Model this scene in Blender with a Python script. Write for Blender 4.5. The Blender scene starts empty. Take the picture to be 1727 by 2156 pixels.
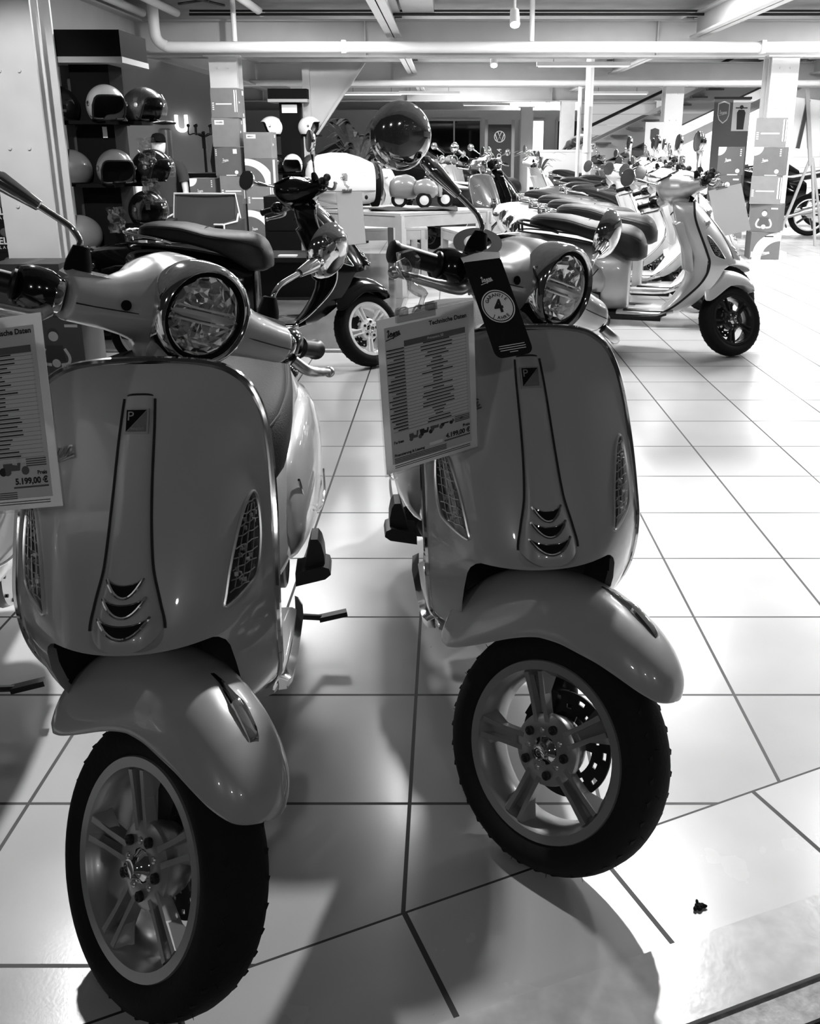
import bpy, bmesh, math, random
import numpy as np
from mathutils import Vector, Matrix
random.seed(7)
sc = bpy.context.scene
COL = sc.collection
PI = math.pi
# ------------------------------------------------------------------ camera, world, lights, exposure
CAM_H = 1.32
cam_d = bpy.data.cameras.new('camera'); cam = bpy.data.objects.new('camera', cam_d); COL.objects.link(cam)
cam.location = (0, 0, CAM_H); cam.rotation_euler = (math.radians(90 - 17.34), 0, 0)
cam_d.sensor_fit = 'HORIZONTAL'; cam_d.sensor_width = 36; cam_d.lens = 36 * 1938 / 1727
cam_d.shift_x = (863.5 - 945) / 1727; cam_d.shift_y = (910 - 1078) / 1727
cam_d.clip_start = 0.05
sc.camera = cam
w = bpy.data.worlds.new('night'); sc.world = w; w.use_nodes = True
w.node_tree.nodes['Background'].inputs[0].default_value = (1, 1, 1, 1)
w.node_tree.nodes['Background'].inputs[1].default_value = 0.010
vs = sc.view_settings
vs.view_transform = 'Standard'; vs.look = 'None'; vs.exposure = 0.22; vs.gamma = 1.0; vs.use_curve_mapping = False
sc.cycles.use_denoising = True
sc.cycles.max_bounces = 6; sc.cycles.transparent_max_bounces = 10; sc.cycles.adaptive_threshold = 0.02
sc.cycles.caustics_reflective = False; sc.cycles.caustics_refractive = False
sc.cycles.sample_clamp_indirect = 6
def area(name, loc, size, power, rot=(0, 0, 0), sy=None):
    d = bpy.data.lights.new(name, 'AREA'); d.energy = power; d.size = size
    if sy: d.shape = 'RECTANGLE'; d.size_y = sy
    o = bpy.data.objects.new(name, d); o.location = loc; o.rotation_euler = rot; COL.objects.link(o); return o
def spot(name, loc, target, power, ang=80, rad=0.06, blend=0.6):
    d = bpy.data.lights.new(name, 'SPOT'); d.energy = power; d.spot_size = math.radians(ang); d.spot_blend = blend
    d.shadow_soft_size = rad
    o = bpy.data.objects.new(name, d); o.location = loc
    o.rotation_euler = (Vector(target) - Vector(loc)).to_track_quat('-Z', 'Y').to_euler(); COL.objects.link(o); return o
for i, (x, y, p) in enumerate([(-1.5, 7.5, 60), (1.6, 7.0, 90), (4.5, 8.0, 110), (-1.2, 10.3, 60), (2.0, 10.2, 110), (5.0, 10.5, 120),
                               (0.5, 15.3, 170), (5.5, 15.3, 170), (-4.5, 9.5, 55), (-4.5, 15.3, 90), (0.5, 22, 220), (7, 22, 220), (12, 18, 200), (3, 29, 260), (10, 29, 260), (9.5, 11, 120)]):
    area('ceiling_panel_light', (x, y, 2.78), 1.2, p * 1.35, sy=0.5)
# track spots over the shop window and aimed at the columns and displays
spot('track_spot_light', (0.95, 3.9, 2.8), (1.15, 1.8, 0), 430, 78, 0.06)
spot('track_spot_light', (-1.55, 3.6, 2.8), (-1.45, 1.4, 0), 420, 62, 0.06)
spot('track_spot_light', (2.6, 4.6, 2.8), (2.2, 3.2, 0), 150, 110, 0.10)
spot('track_spot_light', (-0.2, 5.2, 2.8), (0.05, 4.2, 0), 110, 80, 0.10)
spot('track_spot_light', (-1.9, 3.4, 2.8), (-2.68, 6.3, 1.2), 260, 30, 0.06)
spot('track_spot_light', (-1.0, 8.2, 2.8), (-2.55, 11.6, 1.3), 260, 55, 0.06)
spot('track_spot_light', (3.4, 8.2, 2.8), (3.9, 11.8, 1.3), 70, 60, 0.06)
spot('track_spot_light', (-0.3, 6.6, 2.8), (-0.6, 8.9, 0.8), 130, 60, 0.06)
spot('track_spot_light', (1.3, 3.2, 2.8), (1.85, 6.1, 0.85), 120, 32, 0.06)
spot('track_spot_light', (-0.5, 2.9, 2.8), (-0.6, 5.6, 0.9), 70, 26, 0.06)
# street lamps outside behind the camera
for x, y, z, p in ((-3.2, -6.5, 4.6, 165), (1.6, -8.0, 5.2, 185), (5.5, -6.0, 4.6, 130)):
    d = bpy.data.lights.new('street_lamp_light', 'POINT'); d.energy = p; d.shadow_soft_size = 0.16; o = bpy.data.objects.new('street_lamp_light', d); o.location = (x, y, z); COL.objects.link(o)
# added unseen fill, no lamps of the shop: brightens the ceiling and beams
area('ceiling_fill_light', (1.0, 9.0, 1.9), 5, 60, rot=(PI, 0, 0), sy=4)
area('ceiling_fill_light', (1.5, 14.8, 1.9), 6, 90, rot=(PI, 0, 0), sy=4)
area('ceiling_fill_light', (2.0, 20.8, 1.9), 8, 110, rot=(PI, 0, 0), sy=4)

# ------------------------------------------------------------------ materials
MATS = {}
def mat(name, v, rough=0.5, metal=0.0, coat=0.0, noise=0.0, nscale=40, bump=0.0, emit=0.0, spec=0.5):
    if name in MATS: return MATS[name]
    m = bpy.data.materials.new(name); m.use_nodes = True; nt = m.node_tree
    b = nt.nodes['Principled BSDF']
    c = v if isinstance(v, tuple) else (v, v, v)
    b.inputs['Base Color'].default_value = (*c, 1); b.inputs['Roughness'].default_value = rough
    b.inputs['Metallic'].default_value = metal; b.inputs['Coat Weight'].default_value = coat
    b.inputs['Coat Roughness'].default_value = 0.04; b.inputs['Specular IOR Level'].default_value = spec
    if emit: b.inputs['Emission Color'].default_value = (1, 1, 1, 1); b.inputs['Emission Strength'].default_value = emit
    if noise or bump:
        tc = nt.nodes.new('ShaderNodeTexCoord'); n = nt.nodes.new('ShaderNodeTexNoise'); n.inputs['Scale'].default_value = nscale
        n.inputs['Detail'].default_value = 4
        nt.links.new(tc.outputs['Object'], n.inputs['Vector'])
        if noise:
            r = nt.nodes.new('ShaderNodeMapRange'); r.inputs[1].default_value = 0.3; r.inputs[2].default_value = 0.7
            r.inputs[3].default_value = 1 - noise; r.inputs[4].default_value = 1 + noise
            mx = nt.nodes.new('ShaderNodeVectorMath'); mx.operation = 'SCALE'; mx.inputs[0].default_value = c
            nt.links.new(n.outputs['Fac'], r.inputs[0]); nt.links.new(r.outputs[0], mx.inputs['Scale']); nt.links.new(mx.outputs[0], b.inputs['Base Color'])
        if bump:
            bp = nt.nodes.new('ShaderNodeBump'); bp.inputs['Strength'].default_value = bump; bp.inputs['Distance'].default_value = 0.003
            nt.links.new(n.outputs['Fac'], bp.inputs['Height']); nt.links.new(bp.outputs[0], b.inputs['Normal'])
    MATS[name] = m; return m
def glass(name, tint=1.0, fac=0.08, rough=0.0):
    m = bpy.data.materials.new(name); m.use_nodes = True; nt = m.node_tree; nt.nodes.remove(nt.nodes['Principled BSDF'])
    out = nt.nodes['Material Output']; t = nt.nodes.new('ShaderNodeBsdfTransparent'); t.inputs[0].default_value = (tint, tint, tint, 1)
    g = nt.nodes.new('ShaderNodeBsdfGlossy'); g.inputs['Roughness'].default_value = rough
    lw = nt.nodes.new('ShaderNodeLayerWeight'); lw.inputs[0].default_value = 0.35
    mr = nt.nodes.new('ShaderNodeMapRange'); mr.inputs[3].default_value = fac * 0.5; mr.inputs[4].default_value = min(1, fac * 6)
    mx = nt.nodes.new('ShaderNodeMixShader')
    nt.links.new(lw.outputs['Facing'], mr.inputs[0]); nt.links.new(mr.outputs[0], mx.inputs[0])
    nt.links.new(t.outputs[0], mx.inputs[1]); nt.links.new(g.outputs[0], mx.inputs[2]); nt.links.new(mx.outputs[0], out.inputs[0])
    MATS[name] = m; return m
paint = lambda n, v, metal=0.0: mat(n, v, 0.32, metal, 1.0)
def paper(name, v):
    m = mat(name, v, 0.6, spec=0.2); nt = m.node_tree; t = nt.nodes.new('ShaderNodeBsdfTranslucent'); t.inputs[0].default_value = (v, v, v, 1)
    mx = nt.nodes.new('ShaderNodeMixShader'); mx.inputs[0].default_value = 0.45
    nt.links.new(nt.nodes['Principled BSDF'].outputs[0], mx.inputs[1]); nt.links.new(t.outputs[0], mx.inputs[2]); nt.links.new(mx.outputs[0], nt.nodes['Material Output'].inputs[0]); return m
M = dict(
    toygrey=paint('toy_grey_lacquer', 0.22),
    pearl=paint('pale_lacquer', 0.37), pearl2=paint('pale_grey_lacquer', 0.46), silver=paint('silver_lacquer', 0.55, 0.35), white=paint('white_lacquer', 0.85),
    black=mat('black_lacquer', 0.003, 0.13, spec=0.32), grey=paint('grey_lacquer', 0.14), dark=paint('dark_grey_lacquer', 0.05),
    chrome=mat('chrome', 0.82, 0.06, 1.0), trim=mat('polished_trim', 0.8, 0.08, 1.0), alu=mat('cast_aluminium', 0.5, 0.32, 0.9), rimgrey=mat('grey_rim_paint', 0.34, 0.30, 0.6, 0.4), rimblack=mat('black_rim_paint', 0.012, 0.25, 0, 0.5),
    rimwhite=mat('light_rim_paint', 0.8, 0.3, 0.2, 0.4),
    rubber=mat('tyre_rubber', 0.006, 0.75, bump=0.3, nscale=120, spec=0.12), plastic=mat('black_plastic', 0.007, 0.42, spec=0.3), matt=mat('matt_black', 0.004, 0.8, spec=0.12), blackgloss=mat('gloss_black', 0.005, 0.12, coat=0.5),
    leather=mat('black_leather', 0.010, 0.45, bump=0.4, nscale=300, spec=0.3), leathergrey=mat('grey_leather', 0.018, 0.6, spec=0.2, bump=0.4, nscale=300),
    seam=mat('seam_shadow_gap', 0.006, 0.8), lens=glass('clear_lens', 0.95, 0.06), darklens=mat('smoked_lens', 0.02, 0.12, 0.3, 1.0), redlens=mat('tail_lens', 0.03, 0.1, 0, 1.0),
    paper=paper('white_paper', 0.85), papershade=mat('grey_print_field', 0.42, 0.6), ink=mat('black_ink', 0.012, 0.6), inkgrey=mat('grey_ink', 0.10, 0.6), sleeve=glass('clear_film', 0.96, 0.06, 0.08),
    acryl=glass('clear_acrylic', 0.82, 0.16, 0.02), card=mat('black_card', 0.012, 0.6, spec=0.12), whiteprint=mat('white_print', 0.85, 0.55), greyprint=mat('pale_grey_print', 0.5, 0.55),
    carton=mat('grey_carton', 0.12, 0.55, noise=0.06, nscale=15), cartonlight=mat('light_carton', 0.19, 0.55, noise=0.06, nscale=15), cartondark=mat('dark_carton', 0.075, 0.5), steel=mat('white_painted_steel', 0.74, 0.45, noise=0.04, nscale=6), beam=mat('painted_beam', 0.40, 0.55, noise=0.05, nscale=5),
    mirrorglass=mat('mirror_glass', 0.32, 0.12, 0.9), wood=mat('pale_table_wood', 0.42, 0.5, noise=0.08, nscale=12), blackwood=mat('black_furniture', 0.006, 0.5, spec=0.2),
    fabric=mat('dark_fabric', 0.03, 0.9, bump=0.3, nscale=200), tee=mat('dark_shirt_fabric', 0.035, 0.9, bump=0.3, nscale=150), skin=mat('white_mannequin', 0.85, 0.45), piping=mat('white_piping', 0.85, 0.5),
    concrete=mat('ceiling_concrete', 0.30, 0.8, noise=0.15, nscale=3), wallgrey=mat('grey_wall_paint', 0.36, 0.7, noise=0.05, nscale=2), wallwhite=mat('white_wall_paint', 0.8, 0.6), leaf=mat('plant_leaf', 0.12, 0.4, noise=0.3, nscale=20),
    lampwhite=mat('lamp_glow', 0.9, 0.4, emit=30.0), lit=mat('lit_panel', 0.9, 0.4, emit=1.6), bag=glass('plastic_bag', 0.9, 0.12, 0.15), banner=mat('dark_banner_cloth', 0.045, 0.7), bannerlight=mat('light_banner_cloth', 0.6, 0.7), carblack=mat('car_glass', 0.01, 0.08, coat=0.5), carpaint=paint('silver_car_paint', 0.5),
)
# ------------------------------------------------------------------ mesh builder
def V3(*a): return np.array(a, float)
def unit(v): v = np.asarray(v, float); return v / (np.linalg.norm(v) + 1e-12)
def pchip(xs, ys):
    xs = np.asarray(xs, float); ys = np.asarray(ys, float)
    if xs[0] > xs[-1]: xs = xs[::-1]; ys = ys[::-1]
    h = np.diff(xs); d = np.diff(ys) / h; m = np.zeros_like(ys)
    for i in range(1, len(xs) - 1):
        if d[i - 1] * d[i] > 0:
            w1 = 2 * h[i] + h[i - 1]; w2 = h[i] + 2 * h[i - 1]; m[i] = (w1 + w2) / (w1 / d[i - 1] + w2 / d[i])
    m[0] = d[0]; m[-1] = d[-1]
    def f(x):
        x = min(max(x, xs[0]), xs[-1]); i = int(min(max(np.searchsorted(xs, x) - 1, 0), len(xs) - 2)); t = (x - xs[i]) / h[i]
        return float((2 * t**3 - 3 * t**2 + 1) * ys[i] + (t**3 - 2 * t**2 + t) * h[i] * m[i] + (-2 * t**3 + 3 * t**2) * ys[i + 1] + (t**3 - t**2) * h[i] * m[i + 1])
    return f
def smooth_path(pts, n=8, closed=False):
    P = [np.asarray(p, float) for p in pts]; out = []
    N = len(P); rng = range(N if closed else N - 1)
    for i in rng:
        p0 = P[i - 1] if (i > 0 or closed) else P[0]; p1 = P[i]; p2 = P[(i + 1) % N]; p3 = P[(i + 2) % N] if (i + 2 < N or closed) else P[-1]
        for k in range(n):
            t = k / n
            out.append(0.5 * ((2 * p1) + (-p0 + p2) * t + (2 * p0 - 5 * p1 + 4 * p2 - p3) * t * t + (-p0 + 3 * p1 - 3 * p2 + p3) * t**3))
    if not closed: out.append(P[-1])
    return out
class MB:
    def __init__(s): s.v = []; s.f = []
    def add(s, vs, fs):
        o = len(s.v); s.v += [tuple(map(float, p)) for p in vs]; s.f += [tuple(i + o for i in f) for f in fs]; return s
    def box(s, c, d, R=None):
        x, y, z = [k / 2 for k in d]; P = [(a * x, b * y, e * z) for a in (-1, 1) for b in (-1, 1) for e in (-1, 1)]
        if R is not None: P = [tuple(R @ Vector(p)) for p in P]
        P = [(p[0] + c[0], p[1] + c[1], p[2] + c[2]) for p in P]
        return s.add(P, [(0, 1, 3, 2), (4, 6, 7, 5), (0, 4, 5, 1), (2, 3, 7, 6), (0, 2, 6, 4), (1, 5, 7, 3)])
    def bar(s, a, b, wd, hg, up=(0, 0, 1), w2=None, h2=None):
        a = np.array(a, float); b = np.array(b, float); t = unit(b - a); u = np.array(up, float); n = unit(np.cross(t, u)); u = np.cross(n, t)
        w2 = wd if w2 is None else w2; h2 = hg if h2 is None else h2; P = []
        for p, ww, hh in ((a, wd, hg), (b, w2, h2)):
            P += [p - n * ww / 2 - u * hh / 2, p + n * ww / 2 - u * hh / 2, p + n * ww / 2 + u * hh / 2, p - n * ww / 2 + u * hh / 2]
        return s.add(P, [(0, 3, 2, 1), (4, 5, 6, 7), (0, 1, 5, 4), (1, 2, 6, 5), (2, 3, 7, 6), (3, 0, 4, 7)])
    def grid(s, G, cu=False, cv=False):
        n = len(G); m = len(G[0]); F = []
        for i in range(n if cu else n - 1):
            for j in range(m if cv else m - 1):
                a = i * m + j; b = i * m + (j + 1) % m; c = ((i + 1) % n) * m + (j + 1) % m; d = ((i + 1) % n) * m + j
                F.append((a, b, c, d))
        return s.add([p for r in G for p in r], F)
    def loft(s, secs, caps=True):
        o = len(s.v); s.grid(secs, cv=True); m = len(secs[0])
        if caps: s.f += [tuple(o + j for j in range(m))[::-1], tuple(o + (len(secs) - 1) * m + j for j in range(m))]
        return s
    def tube(s, pts, r, n=10, caps=True, closed=False, flat=None):
        P = [np.asarray(p, float) for p in pts]; N = len(P); rs = r if hasattr(r, '__len__') else [r] * N
        T = [unit(P[(i + 1) % N] - P[i - 1]) if (closed or 0 < i < N - 1) else unit(P[1] - P[0] if i == 0 else P[-1] - P[-2]) for i in range(N)]
        a = np.array([0, 0, 1.0]) if abs(T[0][2]) < 0.9 else np.array([1.0, 0, 0]); nn = unit(np.cross(T[0], a)); S = []
        for i in range(N):
            nn = unit(nn - T[i] * np.dot(nn, T[i])); bb = np.cross(T[i], nn)
            S.append([P[i] + rs[i] * (math.cos(q) * nn + math.sin(q) * bb) for q in [2 * PI * k / n for k in range(n)]])
        if closed: return s.grid(S, cu=True, cv=True)
        return s.loft(S, caps)
    def ribbon(s, pts, nor, wd, th, closed=False):
        P = [np.asarray(p, float) for p in pts]; N = len(P); S = []
        for i in range(N):
            t = unit(P[(i + 1) % N] - P[i - 1]) if (closed or 0 < i < N - 1) else unit(P[1] - P[0] if i == 0 else P[-1] - P[-2])
            n = unit(nor[i] if hasattr(nor, '__len__') and hasattr(nor[0], '__len__') else nor); b = unit(np.cross(t, n)); W = wd[i] if hasattr(wd, '__len__') else wd
            S.append([P[i] - b * W / 2, P[i] + b * W / 2, P[i] + b * W / 2 + n * th, P[i] - b * W / 2 + n * th])
        return s.grid(S, cu=True, cv=True) if closed else s.loft(S)
    def lathe(s, prof, o=(0, 0, 0), ax=(0, 0, 1), n=32, closed=False):
        o = np.array(o, float); ax = unit(ax); a = np.array([0, 0, 1.0]) if abs(ax[2]) < 0.9 else np.array([1.0, 0, 0]); u = unit(np.cross(ax, a)); v = np.cross(ax, u)
        G = [[o + ax * h + r * (math.cos(q) * u + math.sin(q) * v) for q in [2 * PI * k / n for k in range(n)]] for h, r in prof]
        return s.grid(G, cu=closed, cv=True)
    def ball(s, c, r, n=16, m=10):
        r = r if hasattr(r, '__len__') else (r, r, r)
        G = [[(c[0] + r[0] * math.sin(t) * math.cos(q), c[1] + r[1] * math.sin(t) * math.sin(q), c[2] + r[2] * math.cos(t)) for q in [2 * PI * k / n for k in range(n)]] for t in [PI * (j + 0.02) / (m + 0.04) for j in range(m + 1)]]
        return s.loft(G)
    def prism(s, poly, o, ux, uy, th):
        o = np.array(o, float); ux = np.array(ux, float); uy = np.array(uy, float); nz = unit(np.cross(ux, uy)); n = len(poly)
        A = [o + ux * p[0] + uy * p[1] for p in poly]; B = [a + nz * th for a in A]
        return s.add(A + B, [tuple(range(n))[::-1], tuple(range(n, 2 * n))] + [(i, (i + 1) % n, n + (i + 1) % n, n + i) for i in range(n)])
    def text(s, txt, size, o, ux, uy, off=0.0, shear=0.0, align='LEFT', th=0.0004, font_bold=0.0):
        vs, fs = text_mesh(txt, shear, align, font_bold); o = np.array(o, float); ux = unit(ux); uy = unit(uy); nz = np.cross(ux, uy)
        return s.add([o + ux * (p[0] * size) + uy * (p[1] * size) + nz * (th + off) for p in vs], fs)
    def script(s, size, o, ux, uy, th=0.0015, wd=0.17):
        o = np.array(o, float); ux = unit(ux); uy = unit(uy); nz = np.cross(ux, uy)
        S = [[(-.35, 1.55), (-.15, 2.05), (.12, 1.7), (.2, .75), (.3, .0), (.75, .75), (1.0, 1.2)], [(.75, .45), (1.25, .7), (1.2, 1.0), (.88, .85), (.85, .3), (1.2, .05), (1.6, .45)], [(1.6, .45), (1.95, 1.0), (2.02, .5), (1.85, .05), (1.5, .12)],
             [(1.85, .05), (2.2, .3), (2.45, .95), (2.25, -.35), (2.2, -.8)], [(2.4, .5), (2.75, 1.0), (3.0, .6), (2.75, .05), (2.4, .15)], [(3.75, .9), (3.35, .95), (3.15, .35), (3.4, .03), (3.72, .7), (3.7, .1), (4.1, .3)], [(-.2, -.75), (1.5, -.5), (4.4, -.1)]]
        for st in S:
            P = smooth_path([(p[0] + .32 * p[1], p[1] + .10 * p[0], 0) for p in st], 6)
            s.ribbon([o + ux * p[0] * size + uy * p[1] * size for p in P], nz, wd * size, th)
        return s
    def tf(s, Mx):
        s.v = [tuple(Mx @ Vector(p)) for p in s.v]; return s
    def build(s, name, m, parent=None, angle=40, smooth=True, mods=None):
        me = bpy.data.meshes.new(name); me.from_pydata(s.v, [], s.f); me.validate()
        bm = bmesh.new(); bm.from_mesh(me); bmesh.ops.remove_doubles(bm, verts=bm.verts, dist=1e-6); bmesh.ops.recalc_face_normals(bm, faces=bm.faces); bm.to_mesh(me); bm.free()
        o = bpy.data.objects.new(name, me); COL.objects.link(o); me.materials.append(M[m] if isinstance(m, str) else m)
        if mods:
            for ty, kw in mods:
                md = o.modifiers.new(ty.lower(), ty)
                for k, v in kw.items(): setattr(md, k, v)
            dg = bpy.context.evaluated_depsgraph_get(); me2 = bpy.data.meshes.new_from_object(o.evaluated_get(dg)); me2.name = name
            o.modifiers.clear(); o.data = me2; bpy.data.meshes.remove(me); me = me2
        if smooth:
            me.shade_smooth(); me.set_sharp_from_angle(angle=math.radians(angle))
        if parent: o.parent = parent
        return o
_TX = {}
def text_mesh(txt, shear, align, bold):
    k = (txt, shear, align, bold)
    if k not in _TX:
        c = bpy.data.curves.new('lettering', 'FONT'); c.body = txt; c.shear = shear; c.align_x = align; c.offset = bold; c.resolution_u = 3
        o = bpy.data.objects.new('lettering', c); COL.objects.link(o); dg = bpy.context.evaluated_depsgraph_get(); dg.update()
        me = bpy.data.meshes.new_from_object(o.evaluated_get(dg)); _TX[k] = ([tuple(v.co) for v in me.vertices], [tuple(p.vertices) for p in me.polygons])
        bpy.data.objects.remove(o); bpy.data.curves.remove(c); bpy.data.meshes.remove(me)
    return _TX[k]
def tag(o, label, cat, group=None):
    o['label'] = label; o['category'] = cat
    if group: o['group'] = group
    return o
def thing(name, label, cat, loc=(0, 0, 0), rz=0, group=None):
    o = bpy.data.objects.new(name, None); COL.objects.link(o); o.empty_display_size = 0.1
    o.location = loc; o.rotation_euler = (0, 0, rz); return tag(o, label, cat, group)
def struct(o): o['kind'] = 'structure'; return o
# ------------------------------------------------------------------ floor
def floor_material(name, ox, oy, ang, size, grout, v, rough, gv=0.005):
    m = bpy.data.materials.new(name); m.use_nodes = True; nt = m.node_tree; L = nt.links.new; b = nt.nodes['Principled BSDF']
    N = nt.nodes.new
    tc = N('ShaderNodeTexCoord'); mp = N('ShaderNodeMapping'); mp.vector_type = 'TEXTURE'; mp.inputs['Location'].default_value = (ox, oy, 0); mp.inputs['Rotation'].default_value = (0, 0, ang); mp.inputs['Scale'].default_value = (size, size, 1)
    L(tc.outputs['Object'], mp.inputs['Vector']); sp = N('ShaderNodeSeparateXYZ'); L(mp.outputs[0], sp.inputs[0])
    def mth(op, a, bb=None):
        n = N('ShaderNodeMath'); n.operation = op
        for i, q in enumerate((a, bb)):
            if q is None: continue
            if hasattr(q, 'node'): L(q, n.inputs[i])
            else: n.inputs[i].default_value = q
        return n.outputs[0]
    ds = []
    for k in 'XY':
        fr = mth('FRACT', sp.outputs[k]); ds.append(mth('MINIMUM', fr, mth('SUBTRACT', 1.0, fr)))
    d = mth('MINIMUM', ds[0], ds[1]); g = mth('LESS_THAN', d, grout / size / 2)
    cell = N('ShaderNodeTexWhiteNoise'); cell.noise_dimensions = '2D'; fl = N('ShaderNodeVectorMath'); fl.operation = 'FLOOR'; L(mp.outputs[0], fl.inputs[0]); L(fl.outputs[0], cell.inputs['Vector'])
    n1 = N('ShaderNodeTexNoise'); n1.inputs['Scale'].default_value = 5; n1.inputs['Detail'].default_value = 6; L(tc.outputs['Object'], n1.inputs['Vector'])
    n2 = N('ShaderNodeTexNoise'); n2.inputs['Scale'].default_value = 160; n2.inputs['Detail'].default_value = 3; L(tc.outputs['Object'], n2.inputs['Vector'])
    val = mth('ADD', mth('ADD', v - 0.05, mth('MULTIPLY', cell.outputs['Value'], 0.05)), mth('MULTIPLY', n1.outputs['Fac'], 0.06))
    val = mth('ADD', val, mth('MULTIPLY', n2.outputs['Fac'], 0.03))
    # scattered dirt specks
    n3 = N('ShaderNodeTexNoise'); n3.inputs['Scale'].default_value = 14; n3.inputs['Detail'].default_value = 8; n3.inputs['Roughness'].default_value = 0.7; L(tc.outputs['Object'], n3.inputs['Vector'])
    dirt = mth('MULTIPLY', mth('GREATER_THAN', n3.outputs['Fac'], 0.705), 0.25); val = mth('SUBTRACT', val, dirt)
    mx = N('ShaderNodeMix'); mx.data_type = 'FLOAT'; L(g, mx.inputs[0]); L(val, mx.inputs[2]); mx.inputs[3].default_value = gv
    cb = N('ShaderNodeCombineXYZ')
    for i in range(3): L(mx.outputs[0], cb.inputs[i])
    L(cb.outputs[0], b.inputs['Base Color'])
    rr = mth('ADD', rough, mth('MULTIPLY', n1.outputs['Fac'], 0.12)); rr = mth('ADD', rr, mth('MULTIPLY', g, 0.4)); L(rr, b.inputs['Roughness'])
    hgt = mth('SUBTRACT', mth('MULTIPLY', n2.outputs['Fac'], 0.15), g); bp = N('ShaderNodeBump'); bp.inputs['Strength'].default_value = 0.25; bp.inputs['Distance'].default_value = 0.002; L(hgt, bp.inputs['Height']); L(bp.outputs[0], b.inputs['Normal'])
    return m
FT = floor_material('floor_tile', -0.082, 1.612, 0, 0.40, 0.008, 0.45, 0.16)
SB = (-0.081, 1.326); E1 = unit((0.9128, 0.4084)); E2 = np.array([-E1[1], E1[0]])     # the window strip runs at 24 degrees
FS = floor_material('window_strip_tile', SB[0], SB[1], math.atan2(E1[1], E1[0]), 0.40, 0.010, 0.48, 0.2)
def sp(u, v, z=0.0): p = np.array(SB) + E1 * u + E2 * v; return (p[0], p[1], z)
b_ = MB(); a0 = sp(-9, 0); a1 = sp(16, 0)
b_.add([a0, a1, (60, 60, 0), (-30, 60, 0)], [(0, 1, 2, 3)]); struct(b_.build('floor', FT))
# window sill and frame below the shop window, at the camera's feet
E1s = unit((0.936, 0.352)); E2s = np.array([-E1s[1], E1s[0]]); S0 = np.array([0.284, 1.205])
def ss(u, v, z=0.0): p = S0 + E1s * u + E2s * v; return (p[0], p[1], z)
ANG = math.atan2(E1s[1], E1s[0]); RS = Matrix.Rotation(ANG, 3, 'Z')
SILL = mat('sill_stone', 0.52, 0.22, noise=0.12, nscale=30, bump=0.15)
b_ = MB(); b_.add([sp(-3.0, 0), ss(-3.0, -.10), ss(12, -.10), sp(12.5, 0)], [(0, 1, 2, 3)]); struct(b_.build('floor_strip', FS))
b_ = MB(); b_.add([ss(-9, -.15, -.02), ss(-9, -3, -.02), ss(12, -3, -.02), ss(12, -.15, -.02)], [(0, 1, 2, 3)]); struct(b_.build('floor_pavement', mat('night_pavement', 0.03, 0.8)))
c = ss(0, -0.068, 0.008); struct(MB().box(c, (14, 0.136, 0.016), RS).build('trim_1', SILL))
c = ss(0, -0.166, 0.004); struct(MB().box(c, (14, 0.06, 0.008), RS).build('trim_2', mat('weathered_frame', 0.30, 0.5, noise=0.35, nscale=60, bump=0.4)))
c = ss(0, -0.205, 2.0); struct(MB().box(c, (14, 0.006, 3.98), RS).build('window_1', glass('shop_window_glass', 0.98, 0.012)))
# dark wood floor left of the black scooter
WOOD = mat('grey_wood_floor', 0.10, 0.22, noise=0.25, nscale=4)
b_ = MB(); b_.box((-2.75, 8.9, 0.006), (4.7, 5.7, 0.012)); struct(b_.build('floor_wood_platform', WOOD))
b_ = MB(); b_.box((-2.75, 6.035, 0.008), (4.74, 0.03, 0.016)); b_.box((-0.385, 8.9, 0.008), (0.03, 5.7, 0.016)); struct(b_.build('trim_3', 'alu'))

# ------------------------------------------------------------------ scooter (local: -y forward, +x is the rider's left, z up)
SA = Vector((0, .025, .228)); SU = Vector((0, .447, .894)).normalized()
def steer_m(deg):
    return Matrix.Translation(SA) @ Matrix.Rotation(math.radians(deg), 4, SU) @ Matrix.Translation(-SA)
STEER = set()
fw = pchip([.27, .285, .31, .34, .38, .43, .48, .53, .60, .72, .78, .83, .87, .90, .925, .945, .960, .970, .976, .978], [.15, .157, .168, .178, .188, .195, .199, .202, .205, .204, .201, .197, .191, .183, .172, .158, .138, .115, .085, .05])
fyc = pchip([.27, .34, .40, .50, .60, .66, .72, .78, .85, .90, .945, .978], [.30, .17, .10, .03, .0, .022, .058, .098, .152, .195, .235, .272])
fye = pchip([.275, .30, .34, .40, .48, .55, .62, .68, .75, .83, .90, .978], [.45, .40, .345, .28, .205, .165, .155, .175, .205, .24, .265, .277])
def yF(x, z):
    q = min(1.0, abs(x) / fw(z)); return fyc(z) + (fye(z) - fyc(z)) * q ** 2.2
def on(x, z, d=0.0): return (x, yF(x, z) - d, z)
TILT = unit((0, .55, .83))
def sy(y): return .56 + (y - .545) * .9
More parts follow.
